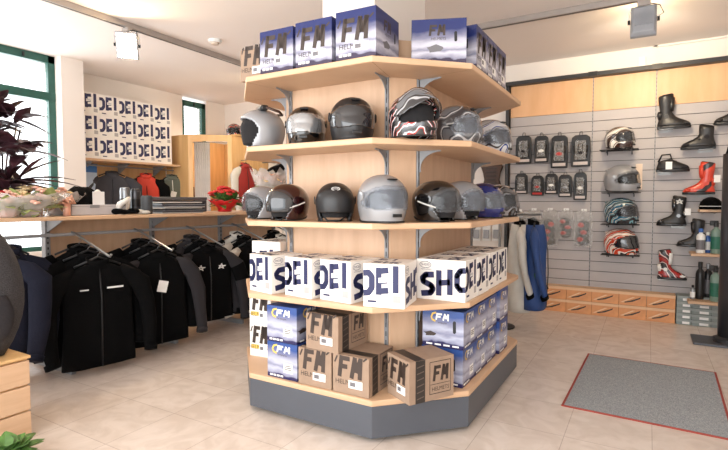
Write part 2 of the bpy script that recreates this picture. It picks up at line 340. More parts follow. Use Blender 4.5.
# ================================================================== CARTONS
def carton(kind, w, l, h, name):
    root = empty(name); FR = face_frames(w, l)
    base = {'shoei': CARD, 'kraft': KRAFT, 'fmwhite': CARD}.get(kind)
    if kind == 'blue': base = MATS.get('blue_print') or print_blue('blue_print', (22, 36, 96), (196, 196, 208), (128, 128, 150), (50, 38, 66))
    if kind == 'badge': base = MATS.get('badge_print') or print_blue('badge_print', (48, 78, 142), (182, 186, 204), (134, 136, 162), (36, 32, 80))
    L = MB(); lab = MB(); hole = MB(); tape = MB(); acc = MB(); bar = MB()
    for i, Mx in enumerate(FR):
        fw = w if i % 2 == 0 else l; end = i % 2 == 0
        if not end and kind != 'shoei': Mx = Mx @ Matrix.Scale(l/.325, 4, (1, 0, 0))
        M1 = lift(Mx, .0006); M2 = lift(Mx, .0012)
        if kind == 'shoei':
            sl = .13
            if end:
                glyphs(L, [(')', .5)], .0, .056, .12, .150, .034, Mx, slope=sl)     # second half of the O
                glyphs(L, ['E'], .078, .058, .070, .150, .033, Mx, slope=sl)
                stroke(L, [(.186, .084), (.186, .232)], .033, Mx)
                lab.add([(.088, .135, 0), (.142, .142, 0), (.142, .170, 0), (.088, .163, 0)], [(0, 1, 2, 3)], M1)
                text(L, 'SHOEI', .017, M2 @ Matrix.Translation((.115, .153, .0004)))
                L.add([(.025, .026, 0), (.075, .026, 0), (.075, .037, 0), (.025, .037, 0)], [(0, 1, 2, 3)], Mx)
                acc.add([(.17, .03, 0), (.215, .03, 0), (.215, .07, 0), (.17, .07, 0)], [(0, 1, 2, 3)], Mx)
            else:
                glyphs(L, ['S'], .022, .010, .095, .150, .035, Mx, slope=sl)
                glyphs(L, ['H'], .124, .010, .100, .150, .034, Mx, slope=sl)
                glyphs(L, [('(', .5)], l-.06, .016, .12, .150, .034, Mx, slope=sl)
                text(L, 'SHOEI', .02, M1 @ Matrix.Translation((.055, .207, 0)))
                stroke(L, [(.055+.036*cos(k*pi/8), .207+.019*sin(k*pi/8)) for k in range(16)], .0025, Mx, True)
                text(L, 'PREMIUM HELMETS', .008, M1 @ Matrix.Translation((.06, .179, 0)))
        elif kind in ('blue', 'kraft', 'fmwhite'):
            k = w/.235
            if end:
                glyphs(L, ['F', 'M'], .03*k, .095, .07*k, .125, .027, M1, slant=.12, gap=.22)
                stroke(L, [(.012*k, .175), (.03*k, .215)], .01, M1); stroke(L, [(.2*k, .205), (.222*k, .225)], .01, M1)
                text(L, 'HELMETS', .040, M1 @ Matrix.Translation((.095*k, .066, 0)))
                lab.add([(.105*k, .038, 0), (.195*k, .038, 0), (.195*k, .084, 0), (.105*k, .084, 0)], [(0, 1, 2, 3)], M2)
                acc.add([(.115*k, .05, 0), (.15*k, .05, 0), (.15*k, .074, 0), (.115*k, .074, 0)], [(0, 1, 2, 3)], lift(Mx, .0018))
                if kind == 'blue':
                    for q in range(3): bar.add([(.02+q*.028, .014, 0), (.042+q*.028, .014, 0), (.042+q*.028, .028, 0), (.02+q*.028, .028, 0)], [(0, 1, 2, 3)], M1)
                if kind == 'fmwhite': tape.add([(.01, .055, 0), (.2, .055, 0), (.2, .085, 0), (.01, .085, 0)], [(0, 1, 2, 3)], Mx)
            elif kind == 'blue':
                glyphs(L, ['F', 'M'], .10, .158, .046, .062, .014, M1, slant=.1, gap=.15)
                text(L, 'HELMETS', .022, M1 @ Matrix.Translation((.16, .14, 0)))
                hp = [(.262+.009*cos(t*pi/6), .150+(.02 if sin(t*pi/6) > 0 else -.02)+.009*sin(t*pi/6)) for t in range(12)]
                hole.add([(a, b, 0) for a, b in hp], [tuple(range(12))], M1)
                acc.add([(.14+.05*cos(t*.7)*(1+.3*sin(t*2.3)), .085+.02*sin(t*.7)*(1+.3*cos(t*3)), 0) for t in range(9)], [tuple(range(9))], M1)
            elif kind == 'kraft':
                glyphs(L, ['F', 'M'], .165, .105, .052, .088, .019, M1, slant=.12, gap=.18)
                text(L, 'HELMETS', .032, M1 @ Matrix.Translation((.225, .06, 0)))
                stroke(L, [(.145, .035), (.3, .035), (.3, .215), (.145, .215)], .004, M1, True)
                stroke(L, [(.150, .088), (.295, .088)], .003, M1)
        elif kind == 'badge':
            if end:
                glyphs(acc, ['F', 'M'], .07, .163, .05, .042, .012, M1, slant=.2, gap=.2)
                stroke(tape, [(.075, .155), (.05, .163), (.042, .18), (.052, .2), (.08, .208)], .011, M1)
                text(L, 'for flying fun', .014, M1 @ Matrix.Translation((.12, .148, 0)))
                lab.add([(.13, .04, 0), (.2, .04, 0), (.2, .1, 0), (.13, .1, 0)], [(0, 1, 2, 3)], M1)
                for q in range(3): L.add([(.14, .06+q*.011, 0), (.19, .06+q*.011, 0), (.19, .065+q*.011, 0), (.14, .065+q*.011, 0)], [(0, 1, 2, 3)], M2)
                for q in range(4): bar.add([(.02+q*.028, .008, 0), (.042+q*.028, .008, 0), (.042+q*.028, .02, 0), (.02+q*.028, .02, 0)], [(0, 1, 2, 3)], M1)
            else:
                glyphs(acc, ['F', 'M'], .1, .163, .05, .042, .012, M1, slant=.2, gap=.2)
                stroke(tape, [(.105, .155), (.08, .163), (.072, .18), (.082, .2), (.11, .208)], .011, M1)
                text(L, 'for flying fun', .014, M1 @ Matrix.Translation((.16, .148, 0)))
                L.add([(.06+.05*cos(t*.7)*(1+.4*sin(t*2.3)), .075+.014*sin(t*.7)*(1+.3*cos(t*3)), 0) for t in range(9)], [tuple(range(9))], M1)
                for q in range(4): bar.add([(.03+q*.07, .01, 0), (.08+q*.07, .01, 0), (.08+q*.07, .02, 0), (.03+q*.07, .02, 0)], [(0, 1, 2, 3)], M1)
                hp = [(.255+.013*cos(t*pi/6), .13+(.025 if sin(t*pi/6) > 0 else -.025)+.013*sin(t*pi/6)) for t in range(12)]
                hole.add([(a, b, 0) for a, b in hp], [tuple(range(12))], M1)
    ink = {'shoei': NAVY}.get(kind, BROWNINK)
    if kind == 'kraft':                                            # wide dark tape band across lid and both long sides
        for i in (1, 3):
            M1 = FR[i]; c0, c1 = (.04, .105) if i == 1 else (l-.105, l-.04)
            tape.add([(c0, 0, 0), (c1, 0, 0), (c1, h, 0), (c0, h, 0)], [(0, 1, 2, 3)], M1)
            for q in range(6): hole.add([(c0+.008, .02+q*.035, 0), (c1-.008, .03+q*.035, 0), (c1-.008, .036+q*.035, 0), (c0+.008, .026+q*.035, 0)], [(0, 1, 2, 3)], lift(M1, .0006))
        tape.add([(-w/2, -l/2+.04, h+.0008), (w/2, -l/2+.04, h+.0008), (w/2, -l/2+.105, h+.0008), (-w/2, -l/2+.105, h+.0008)], [(0, 1, 2, 3)])
    if kind == 'shoei':                                            # print on the lid
        Mt = Matrix.Translation((0, 0, h+.0008))
        glyphs(L, ['S', 'H', ('(', .5)], -.09, -.1, .06, .08, .018, Mt); glyphs(L, ['E', 'I'], -.09, .03, .06, .08, .018, Mt)
        acc.add([(-w/2, -.0015, 0), (w/2, -.0015, 0), (w/2, .0015, 0), (-w/2, .0015, 0)], [(0, 1, 2, 3)], Mt)
    layers = [(L, ink), (acc, {'badge': WHITE, 'shoei': mat('pale_ink', (176, 172, 170), .5)}.get(kind, GREYINK)), (bar, WHITE)]
    if kind != 'kraft': layers += [(hole, BLACK), (tape, YEL)]
    body = MB().box((-w/2, -l/2, 0), (w/2, l/2, h)); mats = [base]; idx = [0]*len(body.f)
    for q, m_ in layers:
        if q.v: body.add(q.v, q.f); mats.append(m_); idx += [len(mats)-1]*len(q.f)
    bo = body.build('printed_carton', base, root)
    for m_ in mats[1:]: bo.data.materials.append(m_)
    bo.data.polygons.foreach_set('material_index', idx)
    if lab.v:
        for q in range(0, len(lab.v), 4): MB().add(lab.v[q:q+4], [(0, 1, 2, 3)]).build('paper_label', LABEL, root, solid=.0002)
    if kind == 'kraft':
        tp = tape.build('tape', mat('dark_tape', (46, 40, 36), .45), root); n0 = len(tp.data.polygons)
        hole.build('tape_print', mat('tape_print_ink', (96, 84, 76), .5), tp)
    return root
PROTO = {}
def place(kind, N, L, mode, z, label, group, w=.235, l=.30, h=.24, name=None):
    """N = world xy of the vertical edge nearest the viewer, L = a point along the side seen to its left"""
    name = {'shoei': 'helmet_box', 'kraft': 'cardboard_box', 'fmwhite': 'helmet_box', 'blue': 'helmet_box', 'badge': 'helmet_box'}[kind]
    u = (Vector(L[:2])-Vector(N[:2])).normalized()
    if mode == 'end': X = -u; Y = Vector((-X.y, X.x)); c = Vector(N[:2])-X*w/2+Y*l/2
    else: Y = u; X = Vector((Y.y, -Y.x)); c = Vector(N[:2])+X*w/2+Y*l/2
    rz = math.atan2(X.y, X.x)
    key = (kind, w, l, h)
    if key not in PROTO: PROTO[key] = o = carton(kind, w, l, h, name)
    else: o = copy_tree(PROTO[key])
    o.location = (c.x, c.y, z); o.rotation_euler = (0, 0, rz)
    return tag(o, label, 'box', group)
GB = 'SHOEI helmet boxes on the middle shelf'.replace('SHOEI ', 'white ')
e = .0015; z = .77+e
place('shoei', (-2.03, 2.345), (-2.26, 2.40), 'end', z, 'white helmet box at the far left of the low shelf, next to the jackets', GB, l=.25)
place('shoei', (-1.72, 2.345), (-1.95, 2.385), 'end', z, 'white helmet box second from the left on the low shelf, turned slightly', GB, l=.27)
place('shoei', (-1.445, 2.345), (-1.675, 2.375), 'end', z, 'white helmet box third from the left on the low shelf, below the silver full-face helmet', GB, l=.28)
place('shoei', (-1.125, 2.375), (-1.35, 2.335), 'end', z, 'white helmet box standing across the cut corner of the low shelf', GB, l=.27)
place('shoei', (-.895, 2.70), (-1.2, 2.695), 'long', z, 'white helmet box with its long lettered side turned out, front of the right row', GB)
place('shoei', (-.895, 2.945), (-1.2, 2.945), 'long', z, 'white helmet box second in row on the right edge of the low shelf', GB)
place('shoei', (-.900, 3.215), (-1.2, 3.215), 'long', z, 'white helmet box third in row on the right edge of the low shelf', GB)
place('shoei', (-.905, 3.46), (-1.2, 3.46), 'long', z, 'white helmet box last in row on the right edge of the low shelf', GB)
place('shoei', (-2.285, 2.74), (-2.5, 2.74), 'end', z, 'white helmet box behind the leftmost box of the low shelf', GB, w=.27, l=.27, h=.29)
z = .2475+e; GB = 'helmet cartons on the bottom deck'
place('fmwhite', (-2.275, 2.62), (-2.45, 2.60), 'end', z, 'narrow white box with yellow bar, lower one at the left end', GB, w=.18, l=.18, h=.235)
place('fmwhite', (-2.275, 2.62), (-2.45, 2.60), 'end', z+.237, 'narrow white box with yellow bar, upper one at the left end', GB, w=.18, l=.18, h=.235)
place('badge', (-1.835, 2.35), (-2.07, 2.35), 'end', z, 'blue helmet box with small badge, lower one beside the narrow white boxes', GB, h=.225)
place('badge', (-1.838, 2.352), (-2.07, 2.352), 'end', z+.227, 'blue helmet box with small badge, upper one beside the narrow white boxes', GB, h=.225)
place('kraft', (-1.58, 2.345), (-1.81, 2.345), 'end', z, 'brown carton directly right of the blue boxes, under another brown carton', GB, w=.24, h=.222)
place('kraft', (-1.527, 2.338), (-1.77, 2.353), 'end', z+.2235, 'brown carton lying on top of another one, upper of the pair', GB, w=.24, h=.212)
place('kraft', (-1.328, 2.345), (-1.56, 2.345), 'end', z, 'brown carton in the middle of the deck with its lid free', GB, w=.24, h=.222)
place('kraft', (-1.092, 2.372), (-1.262, 2.472), 'end', z, 'brown carton turned at the cut corner, framed letters on its side', GB, w=.22, l=.305, h=.236)
for k in range(3):
    yy = 2.755+k*.245
    for q in range(2):
        place('badge', (-.925+(.004*q), yy), (-1.2, yy), 'long', z+q*.227, 'blue helmet box, right side of the deck, %s of the %s stack' % (('lower', 'upper')[q], ('first', 'second', 'third')[k]), GB, l=.26, h=.225)
for q in range(2):
    place('badge', (-.91, 3.52), (-1.0, 3.52), 'long', z+q*.237, 'blue helmet box at the far right rear of the deck, %s one' % ('lower', 'upper')[q], GB, l=.26, h=.235)
z = 2.1375+e; GB = 'helmet boxes on the top shelf'
place('kraft', (-2.115, 2.42), (-2.33, 2.415), 'end', z, 'brown carton at the far left of the top shelf', GB, w=.22, l=.22, h=.2)
for k, nx in enumerate((-1.840, -1.565, -1.282)):
    place('blue', (nx, 2.335+.002*k), (nx-.23, 2.33), 'end', z, 'blue box with big brown letters on the top shelf, %s of three' % ('left', 'middle', 'right')[k], GB, w=.25, h=.262-.006*(2-k))
for k in range(4):
    a = .0 if k else R(0)
    if k == 0: place('blue', (-.912, 2.73), (-1.19, 2.615), 'long', z, 'blue box with long side facing out at the top shelf corner', GB, w=.14, l=.31, h=.252)
    else: place('blue', (-.897, 2.865+(k-1)*.232), (-1.2, 2.865+(k-1)*.232), 'long', z, 'blue box on the right edge of the top shelf, %s in that row' % ('', 'second', 'third', 'last')[k], GB, w=.225, h=.255)
# ================================================================== HELMETS
def helmet(pos, yaw, style, shell, visor, label, cat='helmet', group=None, name='helmet', sc=1.0, liner=None, chin=None, accent=None, badge=None, openv=0, side_strip=None):
    """yaw = direction the face looks, 0 is -Y; style 'full' or 'jet' or 'modular'"""
    o = empty(name, pos, yaw, label, cat, group); o.scale = (sc,)*3
    a, b, ht, c = .122, .15, .122, .122
    vl = [-1+.0555*k for k in range(18)]+[0]+[.04*k for k in range(1, 15)]+[.63, .70, .77, .84, .91, .97]
    N = 88; AS = 360/N
    def P(az, v, off=0):
        if v >= 0:
            el = v*pi/2; k = cos(el)**.92; z_ = c+(ht+off)*sin(el)**.97; fr = 1
        else:
            t = -v; k = 1-.13*t*t; z_ = c-(c-.004)*t; fr = 1
        bb = b
        front = max(0, cos(az))
        if v < 0:
            t = -v
            if style != 'jet': bb = b*(1+.13*math.sin(min(1, t*1.2)*pi*.75)*front**2)
            z_ += .03*t*max(0, -cos(az))**2
            if style == 'jet': z_ -= 0
        x = (a+off)*k*sin(az)*(1+.0*fr); y = -(bb+off)*k*cos(az)
        if style != 'jet' and v < 0: x *= 1-.05*(-v)*front
        return (x, y, z_)
    azm = 78 if style != 'jet' else 74
    azp = int(azm/AS)
    def inport(az, zc, g=0):
        az = abs(az)/(azm+g*110)
        if style == 'jet':
            if zc > -.25: return az**2.6+(max(0, zc+.25)/(.60+g))**2.6 < 1
            return az < 1-.28*(-.25-zc)/.75
        return az**3+(abs(zc+.075+.10*az*az)/(.335+g))**3 < 1
    def isport(i, j, g=0):
        ai = ((i+.5)*AS+180) % 360-180
        return inport(ai, (vl[j]+vl[j+1])/2, g)
    sv, vv = MB(), MB()
    Vs = [[P(2*pi*i/N, v) for i in range(N)] for v in vl]
    Vv = [[P(2*pi*i/N, v, .005) for i in range(N)] for v in vl]
    flat = [p for r in Vs for p in r]; flatv = [p for r in Vv for p in r]
    fs, fv = [], []
    for j in range(len(vl)-1):
        for i in range(N):
            q = (j*N+i, j*N+(i+1) % N, (j+1)*N+(i+1) % N, (j+1)*N+i)
            if isport(i, j): fv.append(q)
            else:
                fs.append(q)
                if isport(i, j, .06) and not (style == 'jet' and vl[j] < -.2): fv.append(q)
    flat.append((0, 0, c+ht)); n0 = len(flat)-1; jt = len(vl)-1
    for i in range(N): fs.append((jt*N+i, jt*N+(i+1) % N, n0))
    sv.add(flat, fs)
    sv.build('shell', shell, o, smooth=True, solid=.014)
    if visor is not None:
        if style == 'jet': fv = [q for q in fv if vl[q[0]//N] > -.56]
        Mv = None
        if openv: Mv = Matrix.Translation((0, 0, c+.01)) @ Matrix.Rotation(-openv, 4, 'X') @ Matrix.Scale(1.04, 4) @ Matrix.Translation((0, 0, -c-.01))
        used = sorted({i for q in fv for i in q}); mp = {u: k for k, u in enumerate(used)}
        vv.add([flatv[u] for u in used], [tuple(mp[i] for i in q) for q in fv], Mv)
        vs_ = vv.build('visor', visor, o, smooth=True, solid=.003)
    # lining: closed inner skull and dark cavity
    li = MB(); 
    rr = [[(x*.87, y*.87+.004, max(.012, c+(z_-c)*.87)) for (x, y, z_) in row] for row in Vs[1:]]
    li.rings(rr, True); li.build('lining', liner or LINER, o, smooth=True)
    rim = MB().tube([P(2*pi*i/N, -.99, .001) for i in range(N)]+[P(0, -.99, .001)], .005, 6)
    if style == 'jet': rim = MB().tube([P(2*pi*i/N, -.99, .001) for i in range(int(azp*.75), N-int(azp*.75)+1)], .005, 6)
    rim.build('edge_trim', BLACK, o, smooth=True)
    if style != 'jet' or visor is not None:
        for sx in (-1, 1):
            Mx = Matrix.Translation((sx*(a+.003), -.015, c+.01)) @ Matrix.Rotation(sx*pi/2, 4, 'Y')
            MB().lathe([(.026, 0), (.024, .006), (.012, .008)], 16, Mx).build('visor_pivot', accent or shell, o, smooth=False)
    if style != 'jet':
        p = P(0, .52, .004); MB().cbox(p, (.05, .022, .008), None).build('brow_vent', accent or BLACK, o, bevel=.003)
        p = P(0, -.72, .003); MB().cbox(p, (.05, .008, .016)).build('chin_vent', BLACK, o, bevel=.003)
        MB().blob((0, .11, c+ht-.045), (.045, .04, .016)).build('rear_spoiler', accent or shell, o, smooth=True)
    else:
        MB().tube([(-.09, -.05, .05), (-.05, -.06, .005), (.03, -.07, .005), (.09, -.05, .05)], .006, 6).build('chin_strap', BLACK, o, smooth=True)
    if badge:
        Bm = MB(); p = Vector(P(0, .42, .003)); nrm = Vector((0, -cos(R(32)), sin(R(32))))
        M = Matrix.Translation(p) @ Matrix.Rotation(R(58), 4, 'X')
        stroke(Bm, [(.026*cos(t*pi/8), .012*sin(t*pi/8)) for t in range(16)], .003, M, True, .003); text(Bm, badge, .016, M @ Matrix.Translation((0, 0, .003)))
        Bm.build('badge', WHITE, o)
    if side_strip:
        for sx in (-1, 1):
            q = []
            for t in range(6):
                az = R(112-t*9); q.append(P(sx*az, -.02-.06*t, .0025))
            MB().tube(q, .0045, 4).build('side_flash', side_strip, o)
    return o
def hpos(px, z, y=None, x=None, yaw=0):
    p = at(px, 200, y=y) if y is not None else at(px, 200, x=x)
    v = math.atan2(p.x, p.y)           # bearing; facing the viewer means looking back along it
    return (p.x, p.y, z), -v+yaw
H2, H3 = LV[3]+.001, LV[2]+.001
g2, g3 = 'helmets on the upper shelf', 'helmets on the eye level shelf'
GR1 = graphic('red_white_black_graphic', ((30, 28, 30), (170, 46, 40), (222, 222, 224), (90, 88, 92), (30, 28, 30)), 7)
GR2 = graphic('grey_silver_graphic', ((62, 62, 66), (96, 98, 102), (196, 198, 200), (70, 72, 76), (110, 112, 116)), 3, dist=6)
GR3 = graphic('white_blue_graphic', ((206, 208, 212), (214, 216, 220), (36, 62, 140), (214, 216, 220), (40, 42, 50), (190, 194, 198)), 3, dist=5)
GR4 = graphic('silver_black_graphic', ((96, 98, 102), (24, 24, 28), (170, 170, 174), (40, 40, 44)), 3, dist=5)
GR5 = graphic('teal_blue_graphic', ((30, 86, 110), (210, 212, 206), (24, 40, 60), (120, 170, 180), (34, 34, 40)), 6, dist=4)
GR6 = graphic('orange_white_graphic', ((196, 66, 40), (226, 216, 206), (44, 34, 34), (206, 90, 56), (220, 210, 200)), 5, dist=4)
GR7 = graphic('brown_white_graphic', ((52, 34, 30), (58, 38, 32), (228, 224, 216), (40, 34, 32), (228, 224, 216)), 4)
DRED = graphic('black_dark_red_paint', ((18, 16, 18), (18, 16, 18), (66, 18, 20)), 2.2, dist=1)
BRED = mat('black_cherry_paint', (44, 14, 16), .1, coat=1, var=.6, scale=5)
p, w_ = hpos(262, H2, y=2.50, yaw=-R(78)); helmet(p, w_, 'jet', SILVER, None, 'silver open-face helmet with dark goggles on top, left end of the upper shelf', group=g2, sc=1.06)
gg = helmet.__name__
p, w_ = hpos(307, H2, y=2.50, yaw=-R(8)); helmet(p, w_, 'full', BLACKG, mat('chrome_visor', (168, 172, 176), .1, .7, coat=1, var=.1), 'gloss black helmet with printed silver visor on the upper shelf', group=g2)
p, w_ = hpos(352, H2, y=2.49, yaw=R(10)); helmet(p, w_, 'full', BLACKM, VISC, 'matt black full-face helmet with smoked visor, in the middle of the upper shelf', group=g2, sc=1.07)
p, w_ = hpos(412, H2, y=2.53, yaw=R(38)); helmet(p, w_, 'full', GR1, GR4, 'red, white and black helmet with its visor flipped up, on the cut corner', group=g2, openv=R(38), sc=1.04)
p, w_ = hpos(455, H2, x=-1.08, yaw=R(68)); helmet(p, w_, 'full', GR2, VISF, 'grey helmet with silver swirls turned right, on the upper shelf', group=g2, sc=1.08)
p, w_ = hpos(488, H2, x=-1.065, yaw=R(60)); helmet(p, w_, 'full', GR3, VISF, 'white and blue helmet at the right end of the upper shelf', group=g2, sc=1.12)
p, w_ = hpos(262, H3, y=2.60, yaw=-R(66)); helmet(p, w_, 'jet', SILVER, VISL, 'silver helmet half hidden behind the black and dark red one', group=g3, sc=.93)
p, w_ = hpos(288, H3, y=2.46, yaw=-R(58)); helmet(p, w_, 'jet', BRED, VISC, 'glossy black and dark red open-face helmet with a white flash', group=g3, side_strip=WHITE, sc=.95)
p, w_ = hpos(335, H3, y=2.50, yaw=R(2)); helmet(p, w_, 'jet', BLACKM, BLACKM, 'matt black helmet with an oval SHOEI badge on the brow'.replace('SHOEI ', 'white '), group=g3, badge='SHOEI', sc=.96)
p, w_ = hpos(382, H3, y=2.49, yaw=R(28)); helmet(p, w_, 'full', SILVER, VISF, 'silver full-face helmet with filmed visor at the corner post', group=g3, sc=1.12)
p, w_ = hpos(436, H3, x=-1.09, yaw=R(62)); helmet(p, w_, 'jet', BLACKG, VISL, 'black open-face helmet right of the corner post on the eye level shelf', group=g3, side_strip=WHITE)
p, w_ = hpos(461, H3, x=-1.07, yaw=R(66)); helmet(p, w_, 'jet', SILVER, VISF, 'dark silver open-face helmet wrapped in clear film, second on the right part', group=g3, sc=1.04)
p, w_ = hpos(483, H3, x=-1.06, yaw=R(56)); helmet(p, w_, 'full', mat('deep_blue_paint', (34, 48, 120), .15, .2, coat=1), VISF, 'blue helmet with silvery visor, third on the right part of the eye level shelf', group=g3, sc=1.05)
p, w_ = hpos(499, H3, x=-1.05, yaw=R(60)); helmet(p, w_, 'full', GR4, VISL, 'black and white helmet at the far right end of the eye level shelf', group=g3, sc=1.05)
# goggles lying on the silver open-face helmet
p, w_ = hpos(268, H2+.258, y=2.50, yaw=-R(78))
gl = empty('goggles', p, w_, 'dark goggles lying on top of the silver open-face helmet', 'goggles')
MB().cbox((0, -.03, 0), (.14, .05, .035)).build('goggle_frame', BLACK, gl, bevel=.012)
MB().cbox((0, -.06, .0), (.12, .012, .026)).build('goggle_lens', VISL, gl, bevel=.005)
MB().tube([(-.07, -.02, 0), (-.085, .06, -.025), (0, .10, -.03), (.085, .06, -.025), (.07, -.02, 0)], .009, 6).build('goggle_strap', LEATHB, gl, smooth=True)
# ================================================================== BACK WALL DISPLAY
YS = 6.6
SX = (-1.60, -.61, .05, 1.05, 1.9)
slat = empty('slatwall_display', (0, YS, 0), 0, 'long grey slatwall with warm wooden fascia along the back of the shop', 'display wall')
GS = Matrix.Translation((0, -YS, 0)); ZT, ZF = 2.45, 2.855
SLM = mat('grey_slat_board', (176, 170, 169), .5, var=.02); GRV = mat('slat_groove_aluminium', (52, 50, 50), .5)
for k in range(4):
    x0, x1 = SX[k]+.006, SX[k+1]-.006
    b = MB().box((x0, YS+.012, .3*0), (x1, YB-.002, ZT), GS).build('groove_backing', GRV, slat)
    z = ZT; sb = MB()
    while z > .02:
        sb.box((x0, YS, max(z-.122+.007, 0)), (x1, YS+.0125, z), GS); z -= .122
    sb.build('slat_panel', SLM, slat)
    MB().box((x0, YS, ZT+.004), (x1, YB-.002, ZF), GS).build('fascia_board', WOODW, slat)
for k, x in enumerate(SX):
    if k == 0:
        u = MB().box((x-.045, YS-.06, 0), (x-.004, YB-.002, ZF+.01), GS).build('end_upright', DSTEEL, slat, bevel=.003)
        s_ = MB(); z = .1
        while z < ZF-.05: s_.box((x-.030, YS-.0606, z), (x-.018, YS-.0596, z+.025), GS); z += .05
        tag(s_.build('end_upright_slots', BLACK, u), kind='stuff')
    else:
        u = MB().box((x-.005, YS-.003, 0), (x+.005, YB-.002, ZF), GS).build('slotted_strip', STEELP, slat)
        s_ = MB(); z = .1
        while z < ZF-.05: s_.box((x-.002, YS-.0036, z), (x+.002, YS-.0026, z+.02), GS); z += .045
        tag(s_.build('strip_slots', BLACK, u), kind='stuff')
MB().box((SX[0]-.05, YS-.09, ZF), (SX[4], YB-.002, ZF+.05), GS).build('top_beam', DSTEEL, slat, bevel=.004)
for x in SX[1:3]: MB().box((x-.05, YS-.094, ZF-.004), (x+.05, YS-.085, ZF+.054), GS).build('beam_joint', BLACK, slat)
# conduit and junction box on the back wall, above
cdt = empty('cable_conduit', (.02, YB, 2.91), 0, 'thin white cable conduit running up the wall above the fascia', 'conduit')
MB().box((.0, -.025, 0), (.03, -.001, .25)).build('conduit_drop', WALL, cdt); MB().box((0, -.025, .22), (2.2, -.001, .25)).build('conduit_run', WALL, cdt)
jb = at(645, 62, y=YB)
tag(MB().box((-.035, -.035, -.055), (.035, -.001, .055)).build('junction_box', WHITE, loc=(jb.x-.03, YB, jb.z), bevel=.006), 'small white junction box on the wall beside the conduit', 'junction box')
# --- helmets on wire shelves
for k, (px, py, sh, yw, lab, hs) in enumerate((
        (619, 149.5, GR7, -1, 'brown and white helmet, top one of the four on the slatwall', .9), (621, 192.3, SILVER, 1, 'plain silver helmet, second from the top on the slatwall', 1.08),
        (620, 224, GR5, 1, 'teal and black patterned helmet, third from the top on the slatwall', 1.05), (620, 254.5, GR6, 1, 'orange red and white helmet, lowest on the slatwall', 1.05))):
    q = at(px, py, y=YS-.17)
    br = empty('helmet_rack', (q.x, YS, q.z), 0, 'small wire shelf under the %s' % lab.split(',')[0], 'rack')
    for dy in (-.05, -.12, -.19, -.26): MB().tube([(-.2, dy, -.006), (.2, dy, -.006)], .004, 6).build('wire', DSTEEL, br)
    for dx in (-.13, .13): MB().box((dx-.006, -.28, -.022), (dx+.006, -.001, -.010)).box((dx-.006, -.02, -.05), (dx+.006, -.001, -.01)).build('rack_arm', DSTEEL, br)
    helmet((q.x, q.y, q.z+.001), R(62), 'full', sh, VISL if k != 3 else VISC, lab, group='helmets on the slatwall', sc=1.2*hs)
q = at(636, 175, y=YS-.03)
pt = tag(MB().box((-.035, 0, -.17), (.035, .003, .13)).build('paper_tag', mat('cream_paper', (226, 206, 186), .7), loc=(q.x+.03, YS-.014, q.z)), 'tall cream paper card on the slatwall behind the plain silver helmet', 'card')
# --- packaged gloves and protectors
def glove_pack(cx, y0, y1, w, z0, z1, style, lab, grp):
    q0, q1 = at(cx, z0, y=YS-.05), at(cx, z1, y=YS-.05)
    h = (q0.z-q1.z)*1.04; w *= 1.12; o = empty('glove_pack' if style != 'bag' else 'protector_bag', (q0.x, YS-.045, q1.z), 0, lab, 'packaged gloves' if style != 'bag' else 'packaged protector', grp)
    hw = w/2
    def out(s, zz0, zz1):
        return [(-hw*s, zz0), (hw*s, zz0), (hw*s*1.05, (zz0+zz1)/2), (hw*s*.95, zz1-.03), (hw*s*.6, zz1), (-hw*s*.6, zz1), (-hw*s*.95, zz1-.03), (-hw*s*1.05, (zz0+zz1)/2)]
    M = Matrix(((1, 0, 0, 0), (0, 0, -1, 0), (0, 1, 0, 0), (0, 0, 0, 1)))
    if style == 'bag':
        MB().prism(out(1, 0, h), -.002, .002, M).build('backing_card', mat('clear_bag_back', (206, 202, 200), .3, alpha=.25), o)
        c = (LINER, RED, LEATH)[random.randrange(3)] if style == 'bag' else LEATH
        b = MB()
        for k in range(4): b.blob((random.uniform(-.015, .015), -.02, h*(.14+.16*k)), (hw*.72, .02, h*.12), 10, 6)
        b.build('protector_shell', LEATH, o, smooth=True)
        b = MB()
        for k in range(3): b.blob((random.uniform(-.04, .04), -.034, h*(.2+.2*k)), (hw*.42, .012, h*.07), 8, 6)
        b.build('protector_pad', (RED, RED, WHITE)[random.randrange(3)], o, smooth=True)
        MB().prism(out(1.05, -.01, h), .045, .047, M).build('clear_bag', FILM, o)
        MB().cbox((0, -.003, h+.006), (.06, .004, .03)).build('header_card', LABEL, o)
    else:
        MB().prism(out(1, 0, h*.93), .0, .03, M).build('pouch', BLACK, o, bevel=.008)
        b = MB()
        for k in range(4): b.tube([((k-1.5)*hw*.38, -.034, h*.42), ((k-1.5)*hw*.42, -.036, h*(.66-.03*abs(k-1.5)))], hw*.17, 8)
        b.blob((0, -.034, h*.34), (hw*.72, .014, h*.17)); b.build('glove', LEATH, o, smooth=True)
        MB().blob((0, -.046, h*.4), (hw*.42, .008, h*.06)).build('knuckle_guard', (RED, STEEL, FABG, WHITE)[random.randrange(4)], o, smooth=True)
        MB().prism([(-hw*.6, h*.2), (hw*.6, h*.2), (hw*.55, h*.76), (-hw*.55, h*.76)], .050, .052, M).build('clear_window', FILM, o)
        MB().prism([(-hw*.75, h*.05), (hw*.75, h*.05), (hw*.75, h*.14), (-hw*.75, h*.14)], .031, .033, M).build('brand_strip', (mat('pale_label', (190, 180, 176), .5), RED)[random.randrange(2)], o)
        MB().tube([(-.02, -.01, h*.93), (-.012, -.01, h+.012), (.012, -.01, h+.012), (.02, -.01, h*.93)], .004, 6).build('hanging_loop', DSTEEL, o)
    MB().tube([(0, .044, h-.0), (0, -.05, h-.0), (0, -.06, h+.014)], .003, 6).build('wall_hook', STEEL, o)
nm = ('first', 'second', 'third', 'fourth', 'fifth')
